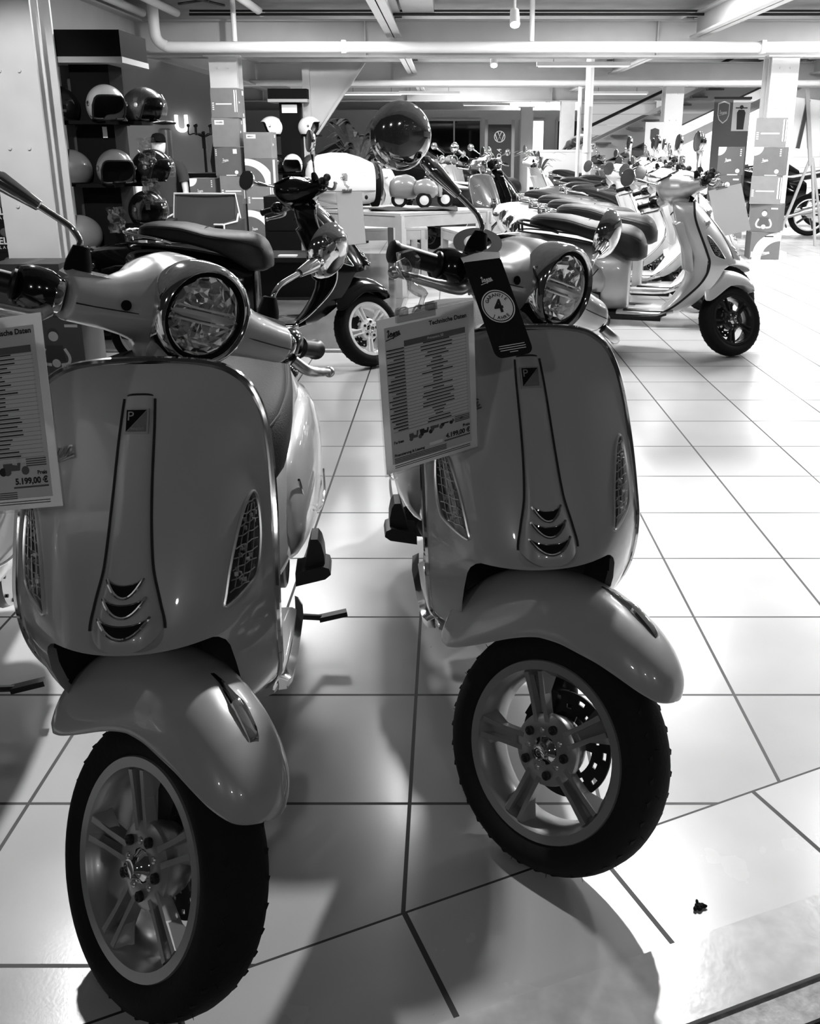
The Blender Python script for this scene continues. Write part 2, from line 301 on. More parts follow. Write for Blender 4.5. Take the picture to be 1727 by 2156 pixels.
def make_scooter(name, P, detail=True):
    """P: paint, trim, seat, rim, plate text; returns the root empty."""
    root = bpy.data.objects.new(name, None); COL.objects.link(root); root.empty_display_size = .1
    body, trim = P['body'], 'trim'
    # --- leg shield: curved front skin with the wheel arch cut in
    zs = [.978, .976, .970, .960, .945, .925, .90, .87, .83, .78, .73, .68, .64, .615, .60]; nO, nI = 9, 14; G = []
    xa = pchip([.28, .31, .34, .38, .43, .48, .53, .57, .585, .596, .5995], [.105, .113, .124, .134, .141, .144, .143, .139, .134, .125, .118])
    for z in zs + [.5995, .596, .585, .57, .53, .48, .43, .38, .34, .31, .285]:
        W = fw(z); low = z < .5999; A = xa(z) if low else .575 * W; row = []
        for i in range(nO): x = -W + (W - A) * i / (nO - 1); row.append((x, yF(x, z), z))
        for j in range(1, nI): x = (-1 + 2 * j / nI) * A * (.985 if low else 1); row.append((x, fye(z) + .022 if low else yF(x, z), z))
        for i in range(nO): x = A + (W - A) * i / (nO - 1); row.append((x, yF(x, z), z))
        G.append(row)
    G.append([(p[0], max(p[1], .46), .272) for p in G[-1]])
    shield = MB().grid(G).build('leg_shield', body, root, 50)
    G2 = []
    for r_i, row in enumerate(G[len(zs):-1]):
        inn = row[nO - 1:nO + nI]; G2.append([(p[0] * .985, p[1] + (.012 if j in (0, len(inn) - 1) else -.006), p[2] - (.004 if r_i == 0 else 0)) for j, p in enumerate(inn)])
    G2.insert(0, [(p[0], yF(p[0], .60) + .02, .594) for p in G2[0]])
    MB().grid(G2).build('wheel_well', 'matt', shield)
    # rim trim round the shield edge
    zz = [.30, .34, .40, .48, .55, .62, .68, .75, .83, .88, .915, .94, .958, .970, .977]
    pts = [(-fw(z) - .001, fye(z) + .004, z + .002) for z in zz] + [(0, fye(.978) + .003, .982)] + [(fw(z) + .001, fye(z) + .004, z + .002) for z in zz[::-1]]
    pts = [(-.175, .45, .277)] + pts + [(.175, .45, .277)]
    MB().tube(smooth_path(pts, 5), .0072, 8).build('shield_trim', trim, root)
    # inner leg shield
    G = []
    for z in [.976, .970, .955, .93, .90, .86, .80, .72, .64, .56, .50, .44, .39, .35, .32, .30]:
        W = fw(z); bl = .02 + .10 * max(0, min(1, (z - .3) / .25)); row = []
        for j in range(21):
            q = -1 + 2 * j / 20; row.append((q * W * .985, fye(z) + .012 + bl * (1 - abs(q) ** 2.6) + (.012 if abs(q) < .99 else 0), z))
        G.append(row)
    G.append([(p[0], .62, .292) for p in G[-1]]); inner = MB().grid(G).build('inner_leg_panel', body, root)
    b = MB(); G = []
    for z in (.86, .84, .70, .56, .54):
        k = .7 if z in (.86, .54) else 1; bl = .02 + .10 * min(1, (z - .3) / .25)
        G.append([(x, fye(z) + .030 + bl * (1 - abs(x / fw(z)) ** 2.6) + (.018 if k == 1 and abs(x) < .14 else -.01), z) for x in np.linspace(-.145, .145, 13)])
    b.grid(G).build('glove_box', body, inner)
    MB().lathe([(0, .016), (.006, .016), (.008, .010), (.008, .0)], (0.0, .415, .90), (0, .8, .6), 16).build('ignition_lock', 'plastic', inner)
    # --- horn cover ("tie") with vents and emblem
    hw = pchip([.605, .635, .67, .72, .80, .90, .937], [.050, .053, .046, .034, .028, .0245, .022]); pr = pchip([.60, .618, .63, .66, .71, .80, .937], [.022, .030, .034, .028, .020, .012, .007]); G = []
    def yT(x, z): q = min(1, abs(x) / hw(z)); return yF(x, z) - pr(z) * (1 - q ** 4) + .001
    rows = np.linspace(0, 1, 30)
    for t in rows:
        row = []
        for j in range(17):
            q = -1 + 2 * j / 16; z = (.937 - .005 * q ** 4) * (1 - t) + (.618 + .016 * q * q) * t; x = q * hw(z); row.append((x, yT(x, z), z))
        G.append(row)
    G.append([(p[0] * .97, p[1] + .03, p[2] + .002) for p in G[-1]])
    tie = MB().grid(G).build('horn_cover', body, root, 60)
    for s_ in (-1, 1):
        MB().tube([(s_ * (hw(z) + .0015), yF(hw(z) + .0015, z) - .0005, z) for z in np.linspace(.634, .932, 40)], .0021, 6).build('seam', 'seam', tie)
    MB().tube([(x, yF(x, .9385) - .0005, .9385 - .004 * (x / .022) ** 4) for x in np.linspace(-.0235, .0235, 9)], .0018, 6).build('seam', 'seam', tie)
    for z0, q in ((.702, .026), (.679, .031), (.654, .037)):
        up = []; lo = []
        for j in range(13):
            t = -1 + 2 * j / 12; x = t * q; up.append((x, z0 + .006 * t * t)); lo.append((x, z0 - .015 * (1 - t * t) + .006 * t * t))
        v = MB().grid([[(x, yT(x, z) - .0022, z) for x, z in r] for r in (up, [(x, (a + c_) / 2) for (x, a), (_, c_) in zip(up, lo)], lo)]).build('vent_slot', 'matt', tie)
        MB().tube([(x, yT(x, z) - .0035, z) for x, z in lo], .0026, 6).build('vent_lip', 'chrome', v)
        MB().tube([(x, yT(x, z) - .0030, z) for x, z in up], .0012, 6).build('vent_lip', 'chrome', v)
    eo = np.array((0, yT(0, .905) - .003, .905)); ux = np.array((1., 0, 0)); uz = TILT; nz = np.cross(ux, uz)
    e = MB().prism([(-.0185, -.021), (.0185, -.021), (.0185, .021), (-.0185, .021)], eo - nz * .004, ux, uz, .006).build('emblem', 'alu', tie)
    MB().prism([(-.0155, -.018), (.0155, .018), (-.0155, .018)], eo, ux, uz, .0026).build('emblem_field', 'blackgloss', e)
    MB().prism([(-.0145, -.018), (.0155, -.018), (.0155, .017)], eo, ux, uz, .0026).build('emblem_field', 'grey', e)
    MB().text('P', .021, eo + nz * .0028 + ux * -.0145 + uz * .0008, ux, uz, th=.0004).text('PIAGGIO', .0052, eo + nz * .0028 + ux * -.008 + uz * -.0150, ux, uz).build('emblem_letters', 'alu', e)
    # --- script on the shield, image-left
    x0 = -.158; so = np.array(on(x0, .838, .004)); e_ = unit(np.array(on(-.09, .852, .004)) - so); n_ = unit(np.cross(e_, (0, .5, .86)))
    MB().script(.0165, so, e_, np.cross(n_, e_), .0022).build('script_badge', 'chrome', root)
    # --- turn signals let into the shield corners
    SG = [(.176, .783), (.183, .760), (.186, .715), (.182, .672), (.172, .655), (.137, .637), (.1375, .658), (.145, .704), (.157, .752), (.167, .778)]
    for s_ in (-1, 1):
        out = smooth_path([(s_ * p[0], p[1], 0) for p in SG], 4, True); cx_, cz_ = s_ * .162, .705
        G = [[on(cx_ + (p[0] - cx_) * k, cz_ + (p[1] - cz_) * k, dd) for p in out] for k, dd in ((1, -.001), (.97, .004), (.7, .007), (.35, .008), (.02, .008))]
        ts = MB().grid(G, cv=True).build('turn_signal', 'lens', root)
        MB().grid([[on(cx_ + (p[0] - cx_) * k, cz_ + (p[1] - cz_) * k, .0008) for p in out] for k in (1, .5, .02)], cv=True).build('signal_bowl', 'darklens', ts)
        MB().tube([on(p[0], p[1], .002) for p in out], .0030, 6, closed=True).build('bezel', mat('bright_bezel', .75, .28, .9), ts)
        b = MB(); wl_ = pchip([.640, .655, .705, .75, .778], [.139, .140, .146, .158, .168]); wr_ = pchip([.640, .655, .672, .715, .76, .778], [.150, .171, .1805, .184, .1815, .177])
        for k in range(9):
            z = .655 + .0142 * k; b.tube([on(s_ * (wl_(z) + (wr_(z) - wl_(z)) * q), z + .004 * q + .002 * ((k + j) % 2), .0028) for j, q in enumerate((.08, .3, .5, .7, .92))], .0011, 5)
        for q in (.25, .5, .75): b.tube([on(s_ * (wl_(z) + (wr_(z) - wl_(z)) * q), z, .0030) for z in np.linspace(.660, .768, 9)], .0013 if q == .5 else .0009, 5)
        rn = random.Random(4)
        for k in range(16): z = rn.uniform(.66, .76); q = rn.uniform(.15, .85); b.box(on(s_ * (wl_(z) + (wr_(z) - wl_(z)) * q), z, .002), (.006, .003, .007), Matrix.Rotation(rn.uniform(-.6, .6), 3, 'X') @ Matrix.Rotation(rn.uniform(-.5, .5), 3, 'Z'))
        b.build('reflector_facets', 'alu', ts)
    # --- floor board
    G = []
    for y, W, z, zb in ((.36, .170, .305, .285), (.42, .178, .292, .266), (.50, .186, .290, .250), (.60, .19, .290, .245), (.72, .19, .290, .245)):
        G.append([(-W, y, zb + .008), (-W, y, z - .006), (-W + .01, y, z), (W - .01, y, z), (W, y, z - .006), (W, y, zb + .008), (W - .02, y, zb), (-W + .02, y, zb)])
    fb = MB().loft(G).build('floor_board', body, root)
    for s_ in (-1, 1):
        sl = MB().loft([[(s_ * (W - .004), y, z - .014), (s_ * (W + .012), y, z - .012), (s_ * (W + .014), y, z + .004), (s_ * (W - .004), y, z + .012)] for y, W, z in ((.40, .178, .288), (.46, .185, .268), (.55, .19, .262), (.72, .192, .262), (.80, .185, .266))]).build('sill_strip', trim, fb)
        for k in (0, 1):
            MB().box((s_ * (.10 + .045 * k), .55, .2925), (.018, .26, .008)).build('rubber_runner', 'plastic', fb)
    # --- tail body and side cowls
    secs = []
    for y, W, zt, zb in ((.655, .10, .655, .29), (.67, .125, .665, .282), (.72, .150, .675, .276), (.82, .178, .69, .275), (.95, .196, .71, .275), (1.10, .203, .735, .285), (1.25, .2, .755, .31), (1.38, .188, .765, .35), (1.50, .155, .755, .44), (1.60, .105, .735, .54), (1.655, .055, .70, .60), (1.665, .02, .67, .63)):
        s_ = []; zc, hz = (zt + zb) / 2, (zt - zb) / 2
        for q in range(36):
            a = 2 * PI * q / 36; ca, sa = math.cos(a), math.sin(a); x = W * math.copysign(abs(ca) ** .7, ca); z = zc + hz * math.copysign(abs(sa) ** .6, sa)
            s_.append((x * (1 - .18 * max(0, sa)), y, z))
        secs.append(s_)
    tail = MB().loft(secs).build('tail_body', body, root, 60)
    MB().tube(smooth_path([(s_ * a, b2, c2) for s_, a, b2, c2 in ((1, .12, .72, .675), (1, .135, 1.0, .735), (1, .13, 1.3, .768), (1, .07, 1.40, .775), (-1, .07, 1.40, .775), (-1, .13, 1.3, .768), (-1, .135, 1.0, .735), (-1, .12, .72, .675))], 5), .006, 6).build('seat_seam', 'seam', tail)
    for s_ in (-1, 1):
        secs = []
        for y, W, zt, zb in ((.80, .176, .52, .42), (.83, .195, .575, .36), (.90, .214, .615, .318), (1.02, .232, .645, .295), (1.18, .24, .665, .292), (1.33, .234, .67, .315), (1.45, .212, .66, .375), (1.54, .18, .635, .46), (1.585, .145, .60, .52)):
            ring = []; zc, hz = (zt + zb) / 2, (zt - zb) / 2
            for q in range(28):
                a = 2 * PI * q / 28; ca, sa = math.cos(a), math.sin(a); ring.append((s_ * (.10 + (W - .10) * math.copysign(abs(ca) ** .62, ca) * (1 if ca > 0 else .3)), y, zc + hz * math.copysign(abs(sa) ** .75, sa)))
            secs.append(ring)
        cw = MB().loft(secs).build('side_cowl', body, root, 60)
        MB().tube(smooth_path([(s_ * .2, .845, .56), (s_ * .212, .93, .46), (s_ * .236, 1.05, .40), (s_ * .2435, 1.2, .39), (s_ * .237, 1.34, .41)], 6), .0035, 6).build('cowl_trim', trim, cw)
        fp = MB().loft([[(s_ * x, y - d * .0, z) for x, z in ((.185, .302), (.256, .318), (.270, .330), (.266, .346), (.25, .352), (.185, .338))] for y, d in ((.80, 0), (.812, 1), (.865, 1), (.88, 0))]).build('passenger_peg', 'plastic', root)
        MB().loft([[(s_ * x, y, z) for x, y in ((x0, .82), (x1, .82), (x1, .89), (x0, .89))] for z, x0, x1 in ((.335, .205, .256), (.375, .213, .254), (.402, .220, .248), (.415, .224, .240))]).build('peg_bracket', 'plastic', fp)
    # --- underside, engine, exhaust
    b = MB().box((0, .72, .245), (.20, .56, .05)).box((-.02, 1.05, .26), (.22, .36, .14)); b.build('frame_underside', 'plastic', root, smooth=False)
    en = MB().lathe([(0, 0), (0, .075), (.02, .09), (.055, .09), (.06, .08)], (.085, 1.06, .27), (1, 0, 0), 24).box((.10, 1.2, .245), (.055, .34, .12)).lathe([(0, 0), (0, .07), (.03, .08), (.05, .075), (.052, .0)], (.10, 1.34, .235), (1, 0, 0), 24).build('engine_case', 'alu', root)
    for k in range(7):
        a = 2 * PI * k / 7; MB().lathe([(0, .005), (.004, .005), (.004, 0)], (.151, 1.34 + .062 * math.cos(a), .235 + .062 * math.sin(a)), (1, 0, 0), 8).build('case_bolt', 'plastic', en)
    ex = MB().tube(smooth_path([(-.13, 1.02, .22), (-.15, 1.12, .235), (-.155, 1.3, .245), (-.155, 1.46, .27)], 6), [.02] * 6 + [.055] * 12 + [.03], 16).build('exhaust', 'plastic', root)
    MB().tube(smooth_path([(-.19, 1.14, .26), (-.212, 1.2, .262), (-.212, 1.38, .275), (-.19, 1.44, .285)], 5), .022, 8).build('heat_shield', 'alu', ex)
    # stand with tang
    st = MB().tube([(-.12, .94, .02), (-.07, .86, .22), (.07, .86, .22), (.12, .94, .02)], .012, 8).tube([(.09, .90, .16), (.17, .98, .125), (.235, 1.04, .085)], .0085, 8).build('center_stand', 'plastic', root)
    MB().bar((.225, 1.03, .088), (.30, 1.04, .098), .022, .014).build('stand_tang', 'plastic', st)
    # --- rear wheel
    wheel(root, (0, 1.34, .228), P, False)
    # --- seat
    secs = []
    zt = pchip([.55, .57, .62, .70, .80, .92, 1.02, 1.12, 1.28, 1.36, 1.40], [.705, .755, .802, .826, .832, .840, .862, .882, .888, .878, .855]); zb = pchip([.55, .60, .66, .74, .85, 1.0, 1.2, 1.40], [.62, .60, .60, .64, .70, .745, .785, .80])
    ws = pchip([.545, .56, .60, .68, .80, .95, 1.08, 1.25, 1.36, 1.395, 1.402], [.06, .11, .16, .19, .198, .188, .172, .154, .122, .075, .03])
    for y in [.545, .55, .56, .58, .60, .64, .68, .74, .80, .87, .94, 1.0, 1.06, 1.12, 1.2, 1.28, 1.33, 1.36, 1.385, 1.397, 1.402]:
        W, a, c_ = ws(y), zb(y), zt(y); mid = a + (c_ - a) * .55; r = []
        for q in range(32):
            an = 2 * PI * q / 32; ca, sa = math.cos(an), math.sin(an); r.append((W * math.copysign(abs(ca) ** .6, ca) * (1 if sa < 0 else 1 - .10 * sa), sy(y), mid + ((c_ - mid) if sa > 0 else (mid - a)) * math.copysign(abs(sa) ** (.8 if sa > 0 else .5), sa)))
        secs.append(r)
    seat = MB().loft(secs).build('seat', P['seat'], root, 70)
    for s_ in (-1, 1):
        MB().tube([(s_ * (ws(y) * .955), sy(y), zb(y) + (zt(y) - zb(y)) * .80) for y in np.linspace(.58, 1.37, 30)], .0028, 6).build('seat_piping', P.get('piping', P['seat']), seat)
    MB().ribbon([(x, sy(.985), zt(.985) + .002 - abs(x) ** 2 * 1.6) for x in np.linspace(-.15, .15, 9)], (0, -.2, 1), .03, .004).build('seat_strap', P['seat'], seat)
    gr = MB().tube(smooth_path([(.14, 1.12, .775), (.155, 1.20, .80), (.135, 1.33, .82), (.075, 1.405, .835), (-.075, 1.405, .835), (-.135, 1.33, .82), (-.155, 1.20, .80), (-.14, 1.12, .775)], 6), .010, 10)
    for s_ in (-1, 1): gr.tube([(s_ * .05, 1.405, .835), (s_ * .055, 1.40, .765)], .008, 8)
    gr.build('grab_rail', trim, root)
    tl = MB().loft([[(x * k, y, .69 + z * k) for x, z in ((-.05, -.045), (.05, -.045), (.058, .0), (.045, .045), (-.045, .045), (-.058, .0))] for y, k in ((1.62, 1.1), (1.665, 1), (1.685, .7))]).build('tail_light', 'redlens', root)
    MB().tube([(-.05, 1.668, .64), (.05, 1.668, .64), (.062, 1.66, .69), (.047, 1.655, .74), (-.047, 1.655, .74), (-.062, 1.66, .69)], .005, 6, closed=True).build('tail_bezel', 'chrome', tl)
    for s_ in (-1, 1):
        rs = MB().ball((s_ * .135, 1.60, .64), (.026, .035, .022), 12, 8).build('rear_signal', 'darklens', root)
        MB().tube([(s_ * .08, 1.57, .64), (s_ * .115, 1.59, .64)], .012, 8).build('signal_stalk', 'chrome', rs)
    mg = MB().loft([[(-.07, y, z), (.07, y, z), (.07, y + .012, z + .004), (-.07, y + .012, z + .004)] for y, z in ((1.58, .58), (1.66, .50), (1.72, .40), (1.735, .33))]).build('plate_holder', 'plastic', root, smooth=False)
    MB().lathe([(0, .028), (.005, .028), (.006, .02), (.006, 0)], (0, 1.70, .455), (0, .82, .5), 16).build('round_reflector', 'greyprint', mg)
    # --- front wheel, suspension and fender (steered)
    fwl = wheel(root, (0, 0, .228), P, True); STEER.add(fwl.name)
    fk = MB().tube(smooth_path([(.075, 0, .228), (.088, .06, .30), (.082, .11, .40), (.04, .14, .52), (0, .17, .56), (0, .21, .62)], 6), [.022] * 6 + [.024] * 12 + [.028] * 12 + [.028], 12).bar((.062, 0, .228), (.062, .105, .255), .03, .05).build('fork_arm', 'plastic', root); STEER.add(fk.name)
    MB().lathe([(0, .018), (.018, .018), (.028, .012), (.031, 0)], (.075, 0, .228), (1, 0, 0), 16).build('axle_nut', 'chrome', fk)
    MB().box((.055, .07, .275), (.05, .05, .075)).build('brake_caliper', 'plastic', fk)
    T = [(-.1930, .4262, .4258, .0005), (-.1925, .4335, .4252, .011), (-.1900, .4450, .4242, .026), (-.184, .460, .4240, .042), (-.174, .476, .4265, .055), (-.150, .498, .4325, .069), (-.11, .522, .441, .080), (-.06, .540, .447, .087), (0, .552, .447, .092), (.05, .554, .439, .096), (.10, .548, .414, .100), (.15, .533, .380, .103), (.20, .510, .347, .104), (.24, .478, .328, .101), (.262, .45, .330, .094), (.272, .43, .34, .088)]
    ft = [pchip([t[0] for t in T], [t[i] for t in T]) for i in (1, 2, 3)]; G = []
    for y in sorted(set([t[0] for t in T] + list(np.linspace(-.135, .26, 20)))):
        a, e_, W = ft[0](y), ft[1](y), ft[2](y); r = []
        for q in range(25):
            an = PI * q / 24; ca, sa = math.cos(an), math.sin(an); r.append((-W * math.copysign(abs(ca) ** .72, ca), y, e_ + (a - e_) * abs(sa) ** .80))
        G.append(r)
    fe = MB().grid(G).build('front_fender', body, root, 60, mods=[('SOLIDIFY', dict(thickness=.004, offset=-1)), ('SUBSURF', dict(levels=1, render_levels=1))]); STEER.add(fe.name)
    cr = [(.012, .0, .004), (-.015, .004, .006), (-.045, .008, .009), (-.062, .012, .0115), (-.066, .012, .013), (-.085, .010, .013), (-.108, .008, .012), (-.120, .004, .010), (-.125, -.002, .008)]
    MB().loft([[(-W, y, ft[0](y) - .004), (-W * .9, y, ft[0](y) + hgt * .6), (-W * .35, y, ft[0](y) + hgt), (W * .35, y, ft[0](y) + hgt), (W * .9, y, ft[0](y) + hgt * .6), (W, y, ft[0](y) - .004)] for y, hgt, W in cr]).build('fender_crest', 'chrome', fe, 50)
    # --- handlebar cover (steered)
    secs = []
    for x, yc, zc, ry, rz in ((-.216, .350, 1.035, .030, .030), (-.215, .350, 1.036, .037, .036), (-.18, .353, 1.038, .043, .039), (-.14, .360, 1.041, .051, .044), (-.10, .376, 1.047, .070, .056), (-.065, .398, 1.053, .095, .071), (-.03, .414, 1.056, .113, .080), (0, .42, 1.057, .12, .083)):
        secs.append([(x, yc + ry * math.cos(a), zc + rz * math.sin(a)) for a in [2 * PI * k / 28 for k in range(28)]])
    secs += [[(-p[0], p[1], p[2]) for p in s_] for s_ in secs[:-1][::-1]]
    hb = MB().loft(secs).lathe([(.318, .0005), (.318, .079), (.34, .0825), (.38, .086), (.43, .083), (.49, .066), (.53, .03), (.535, .0005)], (0, 0, 1.062), (0, 1, 0), 36)
    hb.loft([[(rx * math.cos(a), yc + ry * math.sin(a), z) for a in [2 * PI * k / 24 for k in range(24)]] for z, yc, rx, ry in ((1.04, .405, .085, .09), (1.0, .39, .07, .075), (.972, .375, .058, .062), (.955, .368, .056, .06))])
    hs = hb.build('handlebar_cover', body, root, 60, mods=[('REMESH', dict(mode='VOXEL', voxel_size=.0042)), ('SMOOTH', dict(factor=.5, iterations=9))]); STEER.add(hs.name)
    for s_ in (-1, 1): MB().tube([(s_ * x, y, z) for x, y, z in ((.085, .3095, 1.044), (.11, .3085, 1.041), (.14, .3095, 1.039), (.18, .3108, 1.037), (.212, .313, 1.036))], .0012, 5).build('cover_seam', 'seam', hs)
    for s_ in (-1, 1):
        MB().loft([[(s_ * x, y - .02, z), (s_ * x, y + .03, z), (s_ * x, y + .028, z + h_), (s_ * x, y - .016, z + h_)] for x, y, z, h_ in ((.110, .362, 1.068, .008), (.130, .362, 1.064, .018), (.205, .362, 1.062, .018), (.214, .362, 1.060, .010))]).build('mirror_pad', body, hs, 30)
    MB().lathe([(0, .0), (0, .0085), (.0015, .0085), (.002, 0)], (-.135, .3075, 1.050), (-.1, -1, .2), 16).build('round_plug', 'matt', hs)
    MB().lathe([(0, .0), (0, .03), (.004, .03), (.006, .026), (.006, 0)], (-.03, .338, .985), (-.15, -1, -.25), 20).build('round_cap', body, hs)
    dash = MB().lathe([(0, .055), (.006, .052), (.008, .0)], (0, .485, 1.115), (0, .45, .9), 24).build('speedometer', 'blackgloss', hs)
    # headlight
    ho = (0, .025, 1.062); R_ = lambda prof, nm, m, par, n=40: MB().lathe(prof, ho, (0, 1, 0), n).build(nm, m, par)
    hl = R_([(.318, .080), (.318, .0870), (.312, .0885), (.30, .0895), (.275, .089), (.262, .0855), (.258, .080), (.262, .0755), (.270, .0735), (.278, .073), (.318, .075)], 'headlight', 'chrome', root); STEER.add(hl.name)
    R_([(.268, .0745), (.2655, .0742), (.264, .070), (.268, .068), (.274, .0678)], 'headlight_gasket', 'matt', hl)
    R_([(.272, .070), (.262, .064), (.255, .048), (.251, .025), (.250, .001)], 'headlight_glass', 'lens', hl)
    R_([(.274, .0705), (.283, .063), (.288, .046), (.2905, .02), (.291, .001)], 'reflector', mat('dark_reflector', .012, .2, spec=.3), hl)
    rn = random.Random(11); G = []
    for j, r in enumerate((.010, .022, .031, .040, .048, .056, .0635, .068)):
        G.append([((r + rn.uniform(-.002, .002)) * math.cos(a), .305 - 1.6 * r * r + (rn.uniform(-.0055, .0045) if j < 7 else 0), 1.062 + r * math.sin(a)) for a in [2 * PI * (k + rn.uniform(-.25, .25) + .5 * (j % 2)) / 26 for k in range(26)]])
    MB().grid(G, cv=True).build('reflector_facets', mat('lamp_facets', .85, .14, 1.0), hl, smooth=False)
    MB().loft([[(x, .293 + 1.2 * x * x, 1.062 - t), (x, .287 + 1.2 * x * x, 1.062), (x, .293 + 1.2 * x * x, 1.062 + t), (x, .315, 1.062)] for x, t in ((-.066, .003), (-.04, .006), (0, .007), (.04, .006), (.066, .003))]).tube([(x, .295 + 1.2 * x * x, 1.0735) for x in np.linspace(-.064, .064, 9)], .0022, 6).tube([(x, .295 + 1.2 * x * x, 1.0505) for x in np.linspace(-.064, .064, 9)], .0022, 6).build('light_bar', mat('bright_light_bar', .9, .3, .6), hl)
    # grips, switches, levers, mirrors
    for s_ in (-1, 1):
        ax = unit((s_ * .132, .062, -.003)); o0 = np.array((s_ * .215, .350, 1.036))
        gp = MB().lathe([(0, .024), (.004, .027), (.012, .0275), (.014, .024)], o0, ax, 20).lathe([(.0, .02), (.03, .02)], o0, ax, 16).build('bar_collar', 'chrome', root); STEER.add(gp.name)
        sw = [np.array((0, 0, 0))]; SW = MB().loft([[o0 + ax * t + np.array((0, yy * math.cos(a) + .004, zz2 * math.sin(a))) for a in [2 * PI * k / 18 for k in range(18)]] for t, yy, zz2 in ((.012, .026, .030), (.025, .034, .036), (.05, .036, .036), (.066, .028, .030), (.070, .02, .02))]).build('switch_housing', 'blackgloss', gp)
        MB().lathe([(.066, .016), (.070, .024), (.074, .024), (.078, .0175), (.095, .0175), (.13, .018), (.150, .0175), (.155, .021), (.162, .021), (.165, .017), (.165, 0)], o0, ax, 20).build('grip', 'plastic', gp)
        lv = smooth_path([o0 + ax * .030 + np.array((0, -.030, -.022)), o0 + ax * .06 + np.array((0, -.054, -.032)), o0 + ax * .11 + np.array((0, -.058, -.034)), o0 + ax * .150 + np.array((0, -.052, -.034)), o0 + ax * .182 + np.array((0, -.048, -.034))], 5)
        MB().tube(lv, [.011] * 5 + [.0105] * 5 + [.009] * 5 + [.0075] * 5 + [.0075], 10).ball(lv[-1], .0115, 12, 8).build('brake_lever', 'alu' if P['trim'] == 'chrome' else 'plastic', gp)
        mb = np.array((s_ * .190, .380, 1.080))
        mr = MB().lathe([(-.012, .020), (.0, .021), (.012, .020), (.026, .016), (.036, .013), (.038, .008)], mb, (s_ * -.15, .1, 1), 14).build('mirror_boot', 'matt', root); STEER.add(mr.name)
        top = np.array((s_ * (.298 if s_ < 0 else .325), .452, 1.202)); p1 = mb + np.array((0, .0, .046))
        dd = unit(top - p1 - np.array((0, 0, .012))); path = [mb + np.array((0, 0, .02))] + smooth_path([mb + np.array((0, 0, .034)), p1, p1 + dd * .014 + np.array((0, 0, .010)), p1 + dd * .03 + np.array((0, 0, .012))], 4) + [p1 + (top - p1) * t + np.array((0, 0, .012 * (1 - t))) for t in (.4, .6, .8, 1)]
        MB().tube(path, .0052, 10).build('mirror_stem', 'chrome', mr)
        d = unit(top - path[-3]); MB().lathe([(-.078, .0055), (-.076, .0085), (-.014, .015), (-.010, .0145), (-.008, .013), (.010, .012), (.016, .006)], top, d, 16).build('mirror_socket', 'chrome', mr)
        hc = top + d * .062 + np.array((0, .006, .006)); fa = unit((-s_ * .30, 1, .06))
        MB().lathe([(-.026, .001), (-.0245, .023), (-.019, .041), (-.008, .0545), (.004, .0605), (.011, .0605), (.012, .058)], hc, fa, 32).build('mirror_shell', 'chrome', mr)
        MB().lathe([(.0105, .0582), (.0112, .03), (.0112, .001)], hc, fa, 32).build('mirror_face', 'mirrorglass', mr)
    return root
